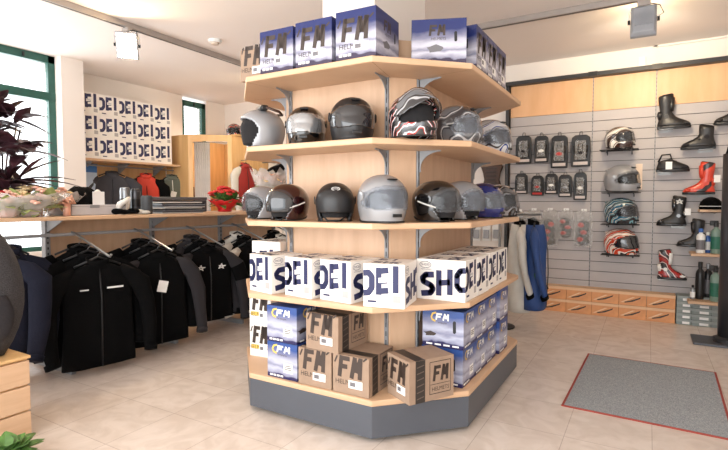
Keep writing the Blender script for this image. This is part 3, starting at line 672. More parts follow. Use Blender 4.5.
for k, (a, b, t, u) in enumerate(((516.6, 531.7, 135, 163.6), (535, 548.6, 135, 162.7), (551.6, 568, 134.6, 168), (572, 590.4, 134, 166.6))):
    w = at(b, 150, y=YS).x-at(a, 150, y=YS).x; glove_pack((a+b)/2, 0, 0, w*.92, t, u, 'pouch', 'black zip pouch with gloves inside, %s from the left in the top row' % nm[k], 'glove pouches in the top row')
for k, (a, b, t, u) in enumerate(((515.7, 528, 173, 194), (531.7, 544, 175, 195.6), (545.6, 558, 173, 194), (559, 572, 174, 197), (574.4, 587, 171.6, 200))):
    w = at(b, 150, y=YS).x-at(a, 150, y=YS).x; glove_pack((a+b)/2, 0, 0, w*.92, t, u, 'pouch', 'smaller black glove pouch, %s from the left in the second row' % nm[k], 'glove pouches in the second row')
for k, (a, b, t, u) in enumerate(((513, 526, 212, 239.5), (527, 541, 211, 238.6), (543, 557.5, 211, 245.7), (559, 573.5, 211, 238.6), (576, 592, 212, 246.6))):
    w = at(b, 150, y=YS).x-at(a, 150, y=YS).x; glove_pack((a+b)/2, 0, 0, w*.95, t, u, 'bag', 'clear bag with a dark and red protector, %s from the left in the lowest row' % nm[k], 'clear bags in the lowest row')
# --- boots
def boot(px, py, face, h, lab, up, accent, style='tall', sc=1.15, y=None, z=None, tag_=False, rot=0):
    q = at(px, py, y=YS-.09) if y is None else at(px, py, y=y)
    o = empty('boot' if style != 'shoe' else 'riding_shoe', (q.x, q.y, q.z), (0 if face > 0 else pi)+rot, lab, 'boot' if style != 'shoe' else 'shoe', 'boots on the slatwall'); o.scale = (sc,)*3
    sl = [(.022, -.075, .205, .044), (.04, -.078, .205, .047), (.06, -.072, .19, .045), (.08, -.066, .15, .042), (.1, -.062, .105, .039), (.125, -.058, .07, .037)]
    if style == 'tall': sl += [(.16, -.056, .05, .038), (.2, -.06, .05, .042), (.26, -.07, .056, .048), (.31, -.074, .058, .05), (.33, -.07, .055, .048)]
    elif style == 'ankle': sl += [(.15, -.06, .06, .04), (.19, -.062, .062, .043), (.225, -.06, .06, .043)]
    elif style == 'shoe': sl = sl[:5]+[(.115, -.055, .06, .033)]
    def ring(x0, x1, w, zz, n=20, sh=0):
        c_, r_ = (x0+x1)/2, (x1-x0)/2; out = []
        for k in range(n):
            t = 2*pi*k/n; ct, st = cos(t), sin(t)
            out.append((c_+r_*math.copysign(abs(ct)**.8, ct), w*math.copysign(abs(st)**.8, st)*(1-.15*max(0, ct)), zz+(sh*ct)))
        return out
    MB().rings([ring(a, b, w, zz, sh=(.01 if i == len(sl)-1 else 0)) for i, (zz, a, b, w) in enumerate(sl)]).build('upper', up, o, smooth=True)
    MB().rings([ring(-.078, .208, .047, 0), ring(-.08, .212, .05, .012), ring(-.08, .21, .049, .026)]).build('sole', BLACK, o, bevel=.003)
    MB().box((-.075, -.035, -.0), (-.02, .035, .018)).build('heel', BLACK, o)
    zz, a, b, w = sl[-1]
    MB().rings([ring(a+.008, b-.008, w-.006, zz+.003, sh=.01), ring(a+.012, b-.012, w-.01, zz+.005, sh=.01)]).build('cuff_lining', LINER, o)
    for sy in (-1, 1):
        MB().blob((.165, sy*.036, .045), (.03, .012, .014)).build('toe_slider', accent, o, smooth=True)
        if style != 'shoe': MB().lathe([(.022, 0), (.02, .006)], 14, Matrix.Translation((0, sy*.036, .115)) @ Matrix.Rotation(-sy*pi/2, 4, 'X')).build('ankle_guard', accent if style != 'ankle' else FABG, o)
    if style == 'tall':
        MB().rings([ring(.02, .06, .034, .17, 12), ring(.018, .068, .04, .22, 12), ring(.018, .07, .042, .30, 12)]).build('shin_plate', accent, o, smooth=True)
        MB().rings([ring(-.07, -.03, .03, .09, 12), ring(-.08, -.03, .036, .14, 12), ring(-.075, -.035, .03, .17, 12)]).build('heel_cup', accent, o, smooth=True)
    else:
        MB().tube([(.055, -.046, .09), (.09, 0, .105), (.055, .046, .09)], .008, 6).build('instep_strap', BLACK, o, smooth=True)
    if style == 'shoe':
        MB().tube([(-.06, 0, .10), (-.03, 0, .17), (.04, 0, .175), (.06, 0, .11)], .009, 6).build('ankle_collar', BLACK, o, smooth=True)
    if tag_:
        MB().cbox((.03 if style == 'shoe' else -.085, -face*.056, .06 if style == 'shoe' else .16), (.055, .002, .075)).build('price_tag', LABEL, o)
    if y is None:
        pg = empty('boot_bracket', (q.x, YS, q.z), 0, 'small clear bracket under the %s' % lab.split(',')[0], 'bracket')
        MB().box((-.07, -.13, -.007), (.07, -.0005, -.002)).build('bracket_plate', mat('clear_acrylic', (220, 224, 226), .08, alpha=.55), pg)
        MB().box((-.07, -.006, -.03), (.07, -.0005, -.002)).build('bracket_lip', mat('clear_acrylic', (220, 224, 226), .08, alpha=.55), pg)
    return o
boot(666, 129, 1, 0, 'tall black boot highest on the slatwall, toe pointing right', LEATH, LEATH, sc=1.13)
boot(706, 149, -1, 0, 'black ankle boot with a round grey ankle disc, toe pointing left', LEATH, FABG, 'ankle', sc=1.12)
boot(665, 172, 1, 0, 'low black riding shoe with a white tag and open strap', LEATH, FABG, 'shoe', sc=1.12, tag_=True)
boot(706, 194.5, -1, 0, 'orange red racing boot with a white tag, toe pointing left', graphic('orange_red_leather_panels', ((206, 62, 36), (214, 70, 40), (196, 56, 34), (40, 30, 30)), 3, .35, .3), ORED, sc=1.05, tag_=True)
bk = boot(678, 226, -1, 0, 'black racing boot with white star logo and tag, toe pointing left', LEATH, BLACKG, sc=1.0, tag_=True)
boot(665, 279, 1, 0, 'red, white and black racing boot hanging lowest, toe pointing right', graphic('red_black_leather_panels', ((166, 36, 32), (34, 28, 30), (176, 40, 34), (216, 210, 206), (30, 26, 28)), 4, .35, .3), WHITE, sc=1.0)
boot(740, 124, -1, 0, 'black boot at the right picture edge, only its toe in view', LEATH, LEATH, 'ankle', sc=1.1)
st = MB(); stroke(st, [(-.025, -.02), (0, .03), (.025, -.02), (-.03, .012), (.03, .012), (-.025, -.02)], .009, Matrix(((-1, 0, 0, -.005), (0, 0, 1, .053), (0, 1, 0, .27), (0, 0, 0, 1))))
st.build('star_logo', WHITE, bk)
# --- shelves beside the tube stand, with goods
def wshelf(px0, px1, py, d, lab):
    a, b = at(px0, py, y=YS-d), at(px1, py, y=YS-d)
    o = empty('wooden_shelf', ((a.x+b.x)/2, YS, a.z), 0, lab, 'shelf', 'small birch shelves on the slatwall'); w = (b.x-a.x)/2
    MB().box((-w, -d, -.028), (w, -.001, 0)).build('board', BIRCH, o, bevel=.004)
    for sx in (-1, 1): MB().prism([(0, 0), (-.2, 0), (0, -.022)], -.002, .002, Matrix(((0, 0, 1, sx*(w-.04)), (1, 0, 0, -.001), (0, 1, 0, -.0285), (0, 0, 0, 1)))).build('shelf_bracket', STEELP, o)
    return a.x, b.x, a.z
sA = wshelf(700, 722, 209.5, .30, 'small birch shelf at the right carrying the black cap')
sB = wshelf(691, 726, 253.5, .34, 'small birch shelf at the right carrying spray bottles, middle one')
sC = wshelf(688, 725, 301, .40, 'small birch shelf at the right carrying bottles, lowest one')
q = at(711, 209.5, y=6.40)
cp = empty('cap', (q.x, 6.42, sA[2]), R(20), 'black cap with white piping on the small upper shelf', 'cap')
MB().lathe([(.105, 0), (.108, .03), (.098, .075), (.07, .11), (.03, .13), (.004, .134)], 20).build('crown', FABB, cp, smooth=True)
MB().prism([(.1*cos(t*pi/10), -.04-.13*sin(t*pi/10)) for t in range(11)], .004, .012).build('peak', FABB, cp, bevel=.002)
MB().tube([(.109*cos(t*pi/12+pi), .109*sin(t*pi/12+pi), .035) for t in range(13)], .004, 6).build('piping', WHITE, cp)
def bottle(px, y, z, r, h, m, capm, lab, labm=None, trig=False):
    q = at(px, 250, y=y)
    o = empty('spray_bottle' if trig else 'bottle', (q.x, y, z+.001), 0, lab, 'bottle', 'care products on the right shelves')
    MB().lathe([(r*.95, 0), (r, .01), (r, h*.68), (r*.85, h*.76), (r*.4, h*.82), (r*.4, h*.86)], 16).build('body', m, o, smooth=True)
    MB().lathe([(r*.5, h*.86), (r*.5, h), (r*.3, h+.004)], 12).build('cap', capm, o)
    if trig: MB().box((-r*1.2, -.012, h*.9), (r*.4, .012, h*1.06)).build('spray_head', capm, o, bevel=.004)
    MB().lathe([(r+.0008, h*.15), (r+.0008, h*.55)], 16, cap=False).build('bottle_label', labm or LABEL, o, smooth=True)
GRYG = mat('grey_green_plastic', (120, 146, 136), .35); TEAL = mat('teal_label', (40, 110, 90), .4); BLUEP = mat('blue_plastic', (50, 96, 170), .3)
bottle(700.5, 6.36, sB[2], .042, .26, WHITE, BLUEP, 'white bottle with blue cap, leftmost on the middle shelf', GREYINK)
bottle(707.6, 6.44, sB[2], .034, .22, BLUEP, WHITE, 'blue bottle between the white and the grey ones on the middle shelf')
bottle(715.5, 6.38, sB[2], .046, .33, GRYG, BLACK, 'tall grey green spray bottle on the middle shelf', TEAL, True)
bottle(701, 6.40, sC[2], .042, .40, BLACK, BLACK, 'tall black canister, left one on the lowest shelf', LEATH)
bottle(709, 6.47, sC[2], .04, .38, BLACK, STEEL, 'tall black canister with steel top beside the grey bottle', GREYINK)
bottle(716.5, 6.32, sC[2], .048, .36, GRYG, BLACK, 'grey green spray bottle with green label on the lowest shelf', TEAL, True)
bottle(694, 6.34, sC[2], .024, .15, STEEL, BLACK, 'small metal tin at the left end of the lowest shelf')
boot(697, 247, -1, 0, 'black boot standing left behind the bottles under the cap shelf', LEATH, LEATH, 'tall', sc=.92)
# --- shoe boxes on the floor
def shoebox(x0, x1, y0, z0, h, kind):
    w = x1-x0-.004; o = empty('boot_box' if kind == 'o' else 'shoe_box', ((x0+x1)/2, y0, z0+.001))
    MB().box((-w/2, 0, 0), (w/2, .19, h-.03)).build('box_body', KRAFT2 if kind == 'o' else mat('grey_green_carton', (136, 146, 144), .7), o)
    MB().box((-w/2-.0015, -.0015, h-.034), (w/2+.0015, .192, h-.003)).build('lid', mat('pale_kraft_lid', (222, 184, 148), .7) if kind == 'o' else mat('grey_carton_lid', (150, 158, 156), .7), o)
    M = Matrix(((1, 0, 0, 0), (0, 0, -1, -.002), (0, 1, 0, 0), (0, 0, 0, 1)))
    if kind == 'o':
        b = MB().add([(-w*.3, .04, 0), (-w*.1, .055, 0), (w*.2, .09, 0), (w*.3, .105, 0), (w*.28, .085, 0), (0, .045, 0), (-w*.28, .028, 0)], [tuple(range(7))], M)
        b.build('boot_print', BROWNINK, o); MB().add([(-w*.46, .03, 0), (-w*.36, .03, 0), (w*.1, .1, 0), (0, .1, 0)], [(0, 1, 2, 3)], M).build('print_stripe', mat('pale_orange_ink', (232, 196, 160), .6), o)
    else:
        MB().add([(-w*.1, h*.15, 0), (w*.38, h*.15, 0), (w*.38, h*.55, 0), (-w*.1, h*.55, 0)], [(0, 1, 2, 3)], M).build('size_label', LABEL, o)
    return o
bxs = [at(px, 305, y=6.39).x for px in (539, 566, 591.5, 618.7, 646.4, 675.5)]; P_ = None
on = ('leftmost', 'second', 'third', 'fourth', 'rightmost')
for k in range(5):
    for q in range(2):
        o = shoebox(bxs[k], bxs[k+1], 6.39, q*.156, .156, 'o')
        tag(o, 'orange brown boot box on the floor, %s column of five, %s row' % (on[k], ('bottom', 'top')[q]), 'box', 'orange boot boxes along the back wall')
gx = [at(px, 305, y=6.39).x for px in (676.5, 692, 711.5, 731)]
for k in range(3):
    for q in range(5):
        o = shoebox(gx[k], gx[k+1], 6.385, q*.064, .064, 'g')
        tag(o, 'flat grey shoe box, %s stack right of the orange boxes, %s from below' % (('first', 'second', 'third')[k], nm[q]), 'box', 'grey shoe boxes along the back wall')
# --- tube stand at the right edge
tb = at(719, 347, z=0); tcx = at(728.5, 340, y=tb.y+.15).x
td = empty('display_stand', (tcx, tb.y+.15, 0), 0, 'thick dark grey tube stand on a square foot plate at the right edge', 'stand')
MB().cbox((-.06, 0, .012), (.46, .36, .02)).build('foot_plate', PLINTH, td, bevel=.004)
MB().lathe([(.125, .022), (.125, .06), (.092, .075)], 24).build('collar', DSTEEL, td, smooth=False)
MB().lathe([(.09, .07), (.09, 1.8)], 28).build('tube', mat('dark_tube', (58, 58, 62), .35, .4), td, smooth=True)
MB().tube([(-.06, 0, 1.80), (-.05, 0, 1.86), (0, 0, 1.88), (.05, 0, 1.86), (.06, 0, 1.80)], .012, 8).build('handle', BLACK, td, smooth=True)
# --- mat on the floor
c4 = [(-.437, 4.70), (.465, 4.70), (.465, 3.40), (-.437, 3.40)]
MATM = mat('speckled_grey_pile', (150, 155, 158), .95, var=.4, scale=160, bump=.4, bscale=200)
mt = empty('floor_mat', (.014, 4.05, 0), R(-1.5), 'grey speckled entrance mat with thin red border on the tiled floor', 'mat')
MB().cbox((0, 0, .0045), (.90, 1.28, .008)).build('pile', MATM, mt, bevel=.002)
RB = mat('red_binding', (150, 62, 52), .8)
for (c_, d_) in (((0, .645, .004), (.93, .014, .008)), ((0, -.645, .004), (.93, .014, .008)), ((.457, 0, .004), (.014, 1.276, .008)), ((-.457, 0, .004), (.014, 1.276, .008))):
    MB().cbox(c_, d_).build('binding', RB, mt)
# ================================================================== LEFT: GARMENT RACK
RX = -4.21
rk = empty('garment_rack', (RX, 3.0, 0), 0, 'long birch topped garment rack with sloping arms along the left aisle', 'clothes rack')
GR = Matrix.Translation((-RX, -3.0, 0)); Y0, Y1 = .95, 5.05
UY = (1.2, 2.13, 3.10, 3.98, 4.9)
MB().box((-4.78, Y0, 1.208), (-3.885, Y1, 1.238), GR).build('top_board', BIRCH, rk, bevel=.006)
for k in range(1, 4): MB().box((RX-.02, UY[k]+.02, .22), (RX, UY[k+1]-.02, 1.2), GR).build('back_panel', BIRCHX, rk)
MB().box((-4.55, 1.5, .165), (-3.95, Y1, .19), GR).build('base_board', BIRCH, rk, bevel=.004)
for y in UY:
    u = MB().box((RX-.03, y-.02, .03), (RX+.03, y+.02, 1.206), GR).build('slotted_upright', STEELP, rk, bevel=.003)
    s_ = MB(); z = .2
    while z < 1.18: s_.box((RX+.0301, y-.006, z), (RX+.031, y+.006, z+.02), GR); z += .045
    tag(s_.build('upright_slots', BLACK, u), kind='stuff')
    MB().box((-4.6, y-.02, .0), (-3.86, y+.02, .05), GR).build('foot', STEELP, rk, bevel=.006)
    MB().prism([(-.03, 0), (-.26, 0), (-.03, -.1)], -.004, .004, GR @ Matrix(((-1, 0, 0, RX), (0, 0, 1, y), (0, 1, 0, 1.205), (0, 0, 0, 1)))).build('shelf_bracket', STEELP, rk)
MB().box((-4.075, 1.0, 1.075), (-4.05, Y1, 1.10), GR).build('rail', STEELP, rk, bevel=.003)
for y in UY: MB().box((RX+.03, y-.008, 1.078), (-4.075, y+.008, 1.097), GR).build('rail_arm', STEELP, rk)
AY = (2.26, 2.825, 3.41, 4.04, 4.62); AZ0, AZ1, AX0, AX1 = 1.10, .93, -4.05, -3.56
def armz(x): return AZ0+(AZ1-AZ0)*(x-AX0)/(AX1-AX0)
for y in AY:
    MB().tube([(AX0-.02, y, AZ0+.004), (AX0+.02, y, AZ0-.002), (AX1, y, AZ1), (AX1+.015, y, AZ1+.02)], .009, 8, GR).build('hanging_arm', STEEL, rk)
def fold(p, amp, f=7, seed=0):
    return amp*(noise.noise(Vector((p[0]*f, p[1]*f, p[2]*f*.45+seed)))+.5*noise.noise(Vector((p[0]*f*2.3, p[1]*f*2.3, p[2]*f+seed))))
def jacket(x, y, z, yaw, body, sleeve, label, group=None, length=.78, hw=.27, sleeves=True, collar=None, zipc=None, stripes=None, star=False, tagc=False, patches=None, seed=0, name='jacket', cat='jacket', swing=.09, thin=.038, sd=.58):
    o = empty(name, (x, y, z), yaw, label, cat, group); n = 28; rs = []
    lv = [0, .02, .045, .08, .13, .2, .3, .4, .5, .6, .7, .8, .9, 1.0]
    for t in lv:
        zz = -.085-length*t
        if t < .16: w = .085+(hw-.035-.085)*math.sin(t/.16*pi/2)**.85
        else: w = hw-.035+.03*min(1, (t-.14)/.12)-.015*sin(pi*min(1, t*1.1))+.015*max(0, t-.6)
        d = thin*(.55+.75*sin(pi*min(.62, .18+t*.6)))
        r = []
        for k in range(n):
            a = 2*pi*k/n; px, py = w*math.copysign(abs(cos(a))**.75, cos(a)), d*sin(a)
            f = fold((px, py*2, zz), .022*min(1, t*3+.15), 6, seed*3.1)
            r.append((px*(1+f*.5), py+f*(1 if py <= 0 else -.6), zz))
        rs.append(r)
    MB().rings(rs).build('body', body, o, smooth=True)
    if sleeves:
        for sx in (-1, 1):
            pts = [Vector((sx*(hw-.11), 0, -.135)), Vector((sx*(hw-.025), -.005, -.19)), Vector((sx*(hw+.045), -.02, -.26)), Vector((sx*(hw+.045+swing*.45), -.035, -.42)), Vector((sx*(hw+.035+swing*.7), -.06, -.58)), Vector((sx*(hw+.01+swing*.85), -.10, -.74)), Vector((sx*(hw+swing*.88), -.115, -.80))]
            rad = [.04, .07, .078, .07, .064, .054, .05]; rr = []
            for i, p in enumerate(pts):
                dd = (pts[min(i+1, 6)]-pts[max(i-1, 0)]).normalized(); u = dd.cross(Vector((0, 1, 0))).normalized(); v = u.cross(dd).normalized(); q = []
                for k in range(14):
                    a = 2*pi*k/14; b = p+(u*cos(a)+v*sin(a)*sd)*rad[i]; f = fold(b, .02, 9, seed+sx); q.append(tuple(b+(u*cos(a)+v*sin(a))*f))
                rr.append(q)
            sl = MB().rings(rr).build('sleeve', sleeve, o, smooth=True)
            MB().tube([pts[5]+Vector((0, 0, -.035)), pts[6]+Vector((0, 0, -.012))], .053, 12, Matrix.Translation((0, pts[6].y, 0)) @ Matrix.Scale(.75, 4, (0, 1, 0)) @ Matrix.Translation((0, -pts[6].y, 0))).build('cuff', collar or sleeve, sl, smooth=True)
            if patches:
                MB().rings([[(rr[i][k][0]*1.0+(rr[i][k][0]-pts[i].x)*.08, rr[i][k][1]-.006, rr[i][k][2]) for k in range(14)] for i in (2, 3)], cap=False).build('elbow_patch', patches, sl, smooth=True)
    cr = []
    for t, w, d in ((0, .095, .062), (.03, .082, .058), (.06, .085, .06)):
        cr.append([(w*cos(2*pi*k/16), d*sin(2*pi*k/16)+.01, -.10+t+.018*sin(2*pi*k/16)) for k in range(16)])
    MB().rings(cr, cap=False).build('collar', collar or body, o, smooth=True, solid=.008)
    MB().tube([(0, -thin*.86, -.12), (.004, -thin*1.22-.012, -.35), (0, -thin*1.25-.016, -.6), (0, -thin*1.15-.012, -.085-length)], .006, 6).build('zip', zipc or BLACK, o, smooth=True)
    MB().tube([(-hw*.62, .0, -.10), (0, 0, -.03), (hw*.62, 0, -.10)], .009, 6).build('hanger', BLACK, o, smooth=True)
    MB().tube([(0, 0, -.03), (0, 0, -.014), (.016, 0, .0), (.010, 0, .015), (-.006, 0, .014)], .003, 6).build('hanger_hook', STEEL, o)
    yf = -thin*1.30-.022
    if stripes:
        MB().cbox((.10, yf, -.27), (.12, .006, .013)).build('chest_stripe', stripes, o); MB().cbox((-.12, yf+.004, -.272), (.06, .006, .009), None).build('chest_stripe', stripes, o)
    if star:
        for sx in (-1, 1):
            b = MB(); M = Matrix(((1, 0, 0, sx*.11), (0, 0, -1, yf-.006), (0, 1, 0, -.26), (0, 0, 0, 1)))
            stroke(b, [(-.035, -.018), (.0, .028), (.02, -.022), (-.03, .01), (.042, .006), (-.035, -.018)], .007, M); b.build('star_logo', WHITE, o)
    if tagc: MB().cbox((.09, yf-.012, -.34), (.085, .003, .10), Matrix.Rotation(.25, 4, 'Y')).build('price_tag', LABEL, o)
    return o
RZ = R(90)-R(14)    # fronts look out into the aisle
def jk(arm, x, *a, dy=0, rot=0, **k):
    return jacket(x, AY[arm]+dy, armz(x)-.034, RZ+rot, *a, **k)
gj = 'jackets on the left rack'
jk(0, -3.97, FABB, FABB, 'black jacket hanging deepest on the first arm of the rack', gj, seed=1, hw=.28, length=.84)
jk(0, -3.85, FABB, FABB, 'black jacket second from the wall on the first arm', gj, seed=2, hw=.28, length=.82)
jk(0, -3.72, FABB, FABB, 'front black jacket with white chest stripes on the first arm', gj, seed=3, stripes=REFL, length=.80, hw=.27)
jk(1, -3.98, FABB, FABB, 'black jacket hanging deepest on the second arm', gj, seed=4, length=.8)
jk(1, -3.87, FABB, FABB, 'black jacket in the middle of the second arm', gj, seed=5, length=.78)
jk(1, -3.75, FABB, FABG, 'front black jacket with a white price tag on the second arm', gj, seed=6, tagc=True, length=.78)
jk(2, -3.99, FABG, FABB, 'dark grey jacket hanging deepest on the third arm', gj, seed=7)
jk(2, -3.88, FABB, FABG, 'black jacket with grey sleeves and star logos, middle of the third arm', gj, seed=8, star=True, collar=FABB)
jk(2, -3.77, FABB, FABG, 'front black jacket with grey sleeves and star logos on the third arm', gj, seed=9, star=True, length=.70, patches=FABB, tagc=False)
jk(3, -3.99, FABW, FABB, 'white and black jacket hanging deepest on the fourth arm', gj, seed=10, patches=FABW)
jk(3, -3.88, FABB, FABW, 'black jacket with white ribbed sleeves on the fourth arm', gj, seed=11, patches=FABB)
jk(3, -3.77, FABB, FABW, 'front black jacket with white sleeves and acid green zip on the fourth arm', gj, seed=12, patches=FABB, length=.7, zipc=GREEN)
jk(4, -3.95, FABB, FABB, 'black jacket with silver zip on the last arm behind the shelf island', gj, seed=13, zipc=STEEL, patches=FABW)
jk(4, -3.82, FABW, FABB, 'white jacket on the last arm behind the shelf island', gj, seed=14)
jacket(-4.03, 1.78, 1.062, R(70), FABN, FABN, 'navy blue trousers suit hanging left of the first upright', gj, seed=15, length=.80, hw=.2, swing=.02)
jacket(-3.83, 1.63, 1.062, R(62), FABN, FABN, 'navy jacket with grey zip hanging in front of the navy suit', gj, seed=16, length=.74, hw=.19, swing=0)
MESH = mat('dark_mesh_fabric', (50, 48, 50), .8, var=.5, scale=220, bump=.5, bscale=260)
bp = empty('backpack', (-3.20, 1.10, .33), R(60), 'dark grey mesh backpack at the left picture edge', 'backpack')
q = at(2, 290, x=-3.15); bp.location = (q.x, q.y-.02, .50)
rs = []
for t in range(11):
    u = t/10; w = .155*math.sin(pi*(.12+.80*u))**.55; rs.append([(w*math.copysign(abs(cos(2*pi*k/24))**.8, cos(2*pi*k/24)), .11*math.sin(pi*(.15+.75*u))**.6*sin(2*pi*k/24), u*.56) for k in range(24)])
MB().rings(rs).build('pack_body', MESH, bp, smooth=True)
MB().rings([[(p[0]*.8, -.06+p[1]*.55-.03, .05+p[2]*.5) for p in r] for r in rs[1:9]]).build('front_pocket', FABG, bp, smooth=True)
for sx in (-1, 1): MB().tube([(sx*.07, .09, .52), (sx*.09, .15, .4), (sx*.08, .12, .1)], .014, 8).build('shoulder_strap', FABB, bp, smooth=True)
MB().tube([(-.04, 0, .55), (-.03, 0, .61), (.03, 0, .61), (.04, 0, .55)], .009, 8).build('carry_handle', FABB, bp, smooth=True)
# drawer cabinet at the left edge with the pack standing on it
dc = empty('drawer_cabinet', (-3.053, 1.432, 0), R(90), 'low light wooden drawer cabinet at the lower left picture edge', 'cabinet')
MB().box((-.62, 0.012, .012), (-.002, .52, .455)).build('cabinet_body', WOODL, dc, bevel=.003)
for k in range(3): MB().box((-.62, -.012, .014+k*.148), (0, .011, .152+k*.148)).build('drawer_front', BIRCH, dc, bevel=.005)
MB().box((-.63, -.015, .458), (.006, .53, .475)).build('cabinet_top', WOODL, dc, bevel=.004)
bp.location = (-3.25, 1.25, .4765); bp.rotation_euler = (0, 0, R(65)); bp.scale = (1.55, 1.3, 1.3)
# ================================================================== GOODS ON THE RACK TOP
TZ = 1.2395
def on(px, x): q = at(px, 215, x=x); return q.x, q.y
def leaves(mb, c, n, L, w, spread, up=(.2, 1.0), curl=.3, n2=5):
    for i in range(n):
        a = random.uniform(0, 2*pi); e = random.uniform(*up); l = L*random.uniform(.6, 1); d = Vector((cos(a)*cos(e), sin(a)*cos(e), sin(e))); s_ = Vector((-sin(a), cos(a), 0)).normalized()
        p0 = Vector(c)+Vector((random.uniform(-1, 1), random.uniform(-1, 1), random.uniform(-.3, .6)))*spread; vs = []
        for t in range(n2+1):
            u = t/n2; ww = w*sin(pi*min(.97, .08+u*.9))*random.uniform(.85, 1.1); p = p0+d*l*u+Vector((0, 0, -curl*l*u*u)); vs += [p-s_*ww, p+Vector((0, 0, -.012*ww/w)), p+s_*ww]
        fs = []
        for t in range(n2): fs += [(t*3, t*3+1, t*3+4, t*3+3), (t*3+1, t*3+2, t*3+5, t*3+4)]
        mb.add(vs, fs)
    return mb
DLEAF = mat('dark_burgundy_leaf', (58, 30, 38), .45, var=.5, scale=14); GLEAF = mat('green_leaf', (78, 116, 52), .5, var=.4, scale=20); LG = mat('pale_green_leaf', (150, 160, 96), .5, var=.3)
REDP = mat('red_petal', (206, 44, 40), .5, var=.35, scale=30); PINK = mat('pale_pink_petal', (226, 178, 160), .6, var=.2, scale=30); CREAMP = mat('cream_petal', (222, 196, 150), .6, var=.25, scale=20); REDW = mat('red_wrapping', (206, 34, 40), .3, var=.2)
CELLO = mat('cellophane', (238, 230, 226), .08, alpha=.35, var=.2, scale=12, bump=1, bscale=18)
x, y = on(4, -4.14)
pl = empty('potted_plant', (x, y, TZ), 0, 'large dark burgundy leaved plant in red wrapping at the left edge', 'plant')
MB().lathe([(.07, 0), (.10, .10), (.15, .17), (.18, .19)], 20, cap=False).build('wrapped_pot', REDW, pl, smooth=True, solid=.004)
MB().lathe([(.06, .004), (.09, .11)], 16).build('soil', mat('potting_soil', (50, 38, 30), .95), pl)
stm = MB()
for i in range(7):
    a = i*.9; stm.tube([(0, 0, .08), (.05*cos(a), .05*sin(a), .35), (.12*cos(a), .12*sin(a), .6+.05*(i % 3))], .006, 6)
tag(stm.build('stems', DLEAF, pl, smooth=True), kind='stuff')
f = leaves(MB(), (0, 0, .22), 44, .34, .045, .08, (.0, 1.0)); leaves(f, (0, 0, .5), 60, .30, .05, .16, (-.2, 1.1)); leaves(f, (0, 0, .72), 30, .26, .05, .12, (-.2, 1.2)); leaves(f, (.03, .06, .25), 16, .5, .02, .05, (.2, .8))
tag(f.build('foliage', DLEAF, pl, solid=.0015), kind='stuff')
def flowers(c, n, r, R_, mb, flat=.5):
    for i in range(n):
        a = random.uniform(0, 2*pi); q = R_*math.sqrt(random.random()); z = c[2]+flat*R_*(1-(q/R_)**2)+random.uniform(-.02, .02); p = Vector((c[0]+q*cos(a), c[1]+q*sin(a), z))
        for k in range(5):
            b = 2*pi*k/5+a; mb.blob((p.x+r*.6*cos(b), p.y+r*.6*sin(b), p.z+.003*k), (r*.6, r*.6, r*.35), 6, 4)
        mb.blob(p+Vector((0, 0, r*.3)), r*.45, 6, 4)
    return mb
def bouquet(px, x, lab, r, h, fl, lf, wrap, name='flower_bouquet', cat='bouquet', n=26, wm=None, both=None):
    X, Y = on(px, x); o = empty(name, (X, Y, TZ), 0, lab, cat)
    prof = [(r*.45, 0), (r*.55, h*.25), (r*.95, h*.55), (r*1.25, h*.8)]; m_ = 24; rs = []
    for i, (q, z) in enumerate(prof): rs.append([((q+(.10*r*i/3)*sin(k*2.1))*cos(2*pi*k/m_), (q+(.10*r*i/3)*sin(k*2.1))*sin(2*pi*k/m_), z+.1*h*i/3*sin(k*1.7)) for k in range(m_)])
    if name == 'flower_basket': rs = [[(p[0]*.8, p[1]*.8, p[2]*.55) for p in q] for q in rs]
    MB().rings(rs, cap=False).build('wrapping', wm or CELLO, o, smooth=True, solid=.002)
    MB().lathe([(r*.42, .002), (r*.42, h*.3)], 14).build('pot', wrap, o, smooth=False)
    tag(leaves(MB(), (0, 0, h*.35), 60, r*1.15, r*.22, r*.45, (.0, 1.2)).build('foliage', lf, o, solid=.001), kind='stuff')
    tag(flowers((0, 0, h*.62), n, r*.17, r*.85, MB()).build('blossoms', fl, o, smooth=True), kind='stuff')
    if both: tag(flowers((0, 0, h*.6), n//2, r*.15, r*.95, MB()).build('small_blossoms', both, o, smooth=True), kind='stuff')
    return o
TERR = mat('terracotta', (188, 106, 70), .8)
bouquet(30, -4.02, 'big cellophane wrapped bouquet with pale green and cream flowers', .20, .20, CREAMP, LG, TERR, n=30, both=PINK)
bouquet(8, -4.0, 'pink and white wrapped bouquet below the burgundy plant', .15, .17, PINK, LG, TERR, n=20)
bouquet(57, -4.22, 'pale pink bouquet in a light blue pot in front of the window', .16, .22, PINK, CREAMP, mat('light_blue_pot', (146, 172, 200), .4), n=22, both=CREAMP)
bouquet(225, -4.25, 'red flower basket with green leaves in red wrapping on the rack', .19, .30, REDP, GLEAF, REDW, name='flower_basket', cat='flowers', n=34, wm=REDW)
bouquet(270, -4.3, 'bouquet of pink and white blossoms beyond the red flower basket', .2, .62, PINK, GLEAF, WHITE, n=34, both=CREAMP)
bw = MB(); x, y = on(67, -4.0)
for k in range(8):
    a = k*pi/4; bw.tube([(x, y, TZ+.10), (x+.04*cos(a), y+.04*sin(a), TZ+.14+.02*sin(k)), (x+.06*cos(a+.5), y+.06*sin(a+.5), TZ+.10), (x, y, TZ+.10)], .009, 6)
bw.box((x-.02, y-.02, TZ), (x+.02, y+.02, TZ+.1))
tag(bw.build('ribbon_bow', mat('peach_ribbon', (236, 180, 156), .4), smooth=True), 'peach coloured ribbon bow standing right of the wrapped bouquets', 'ribbon')
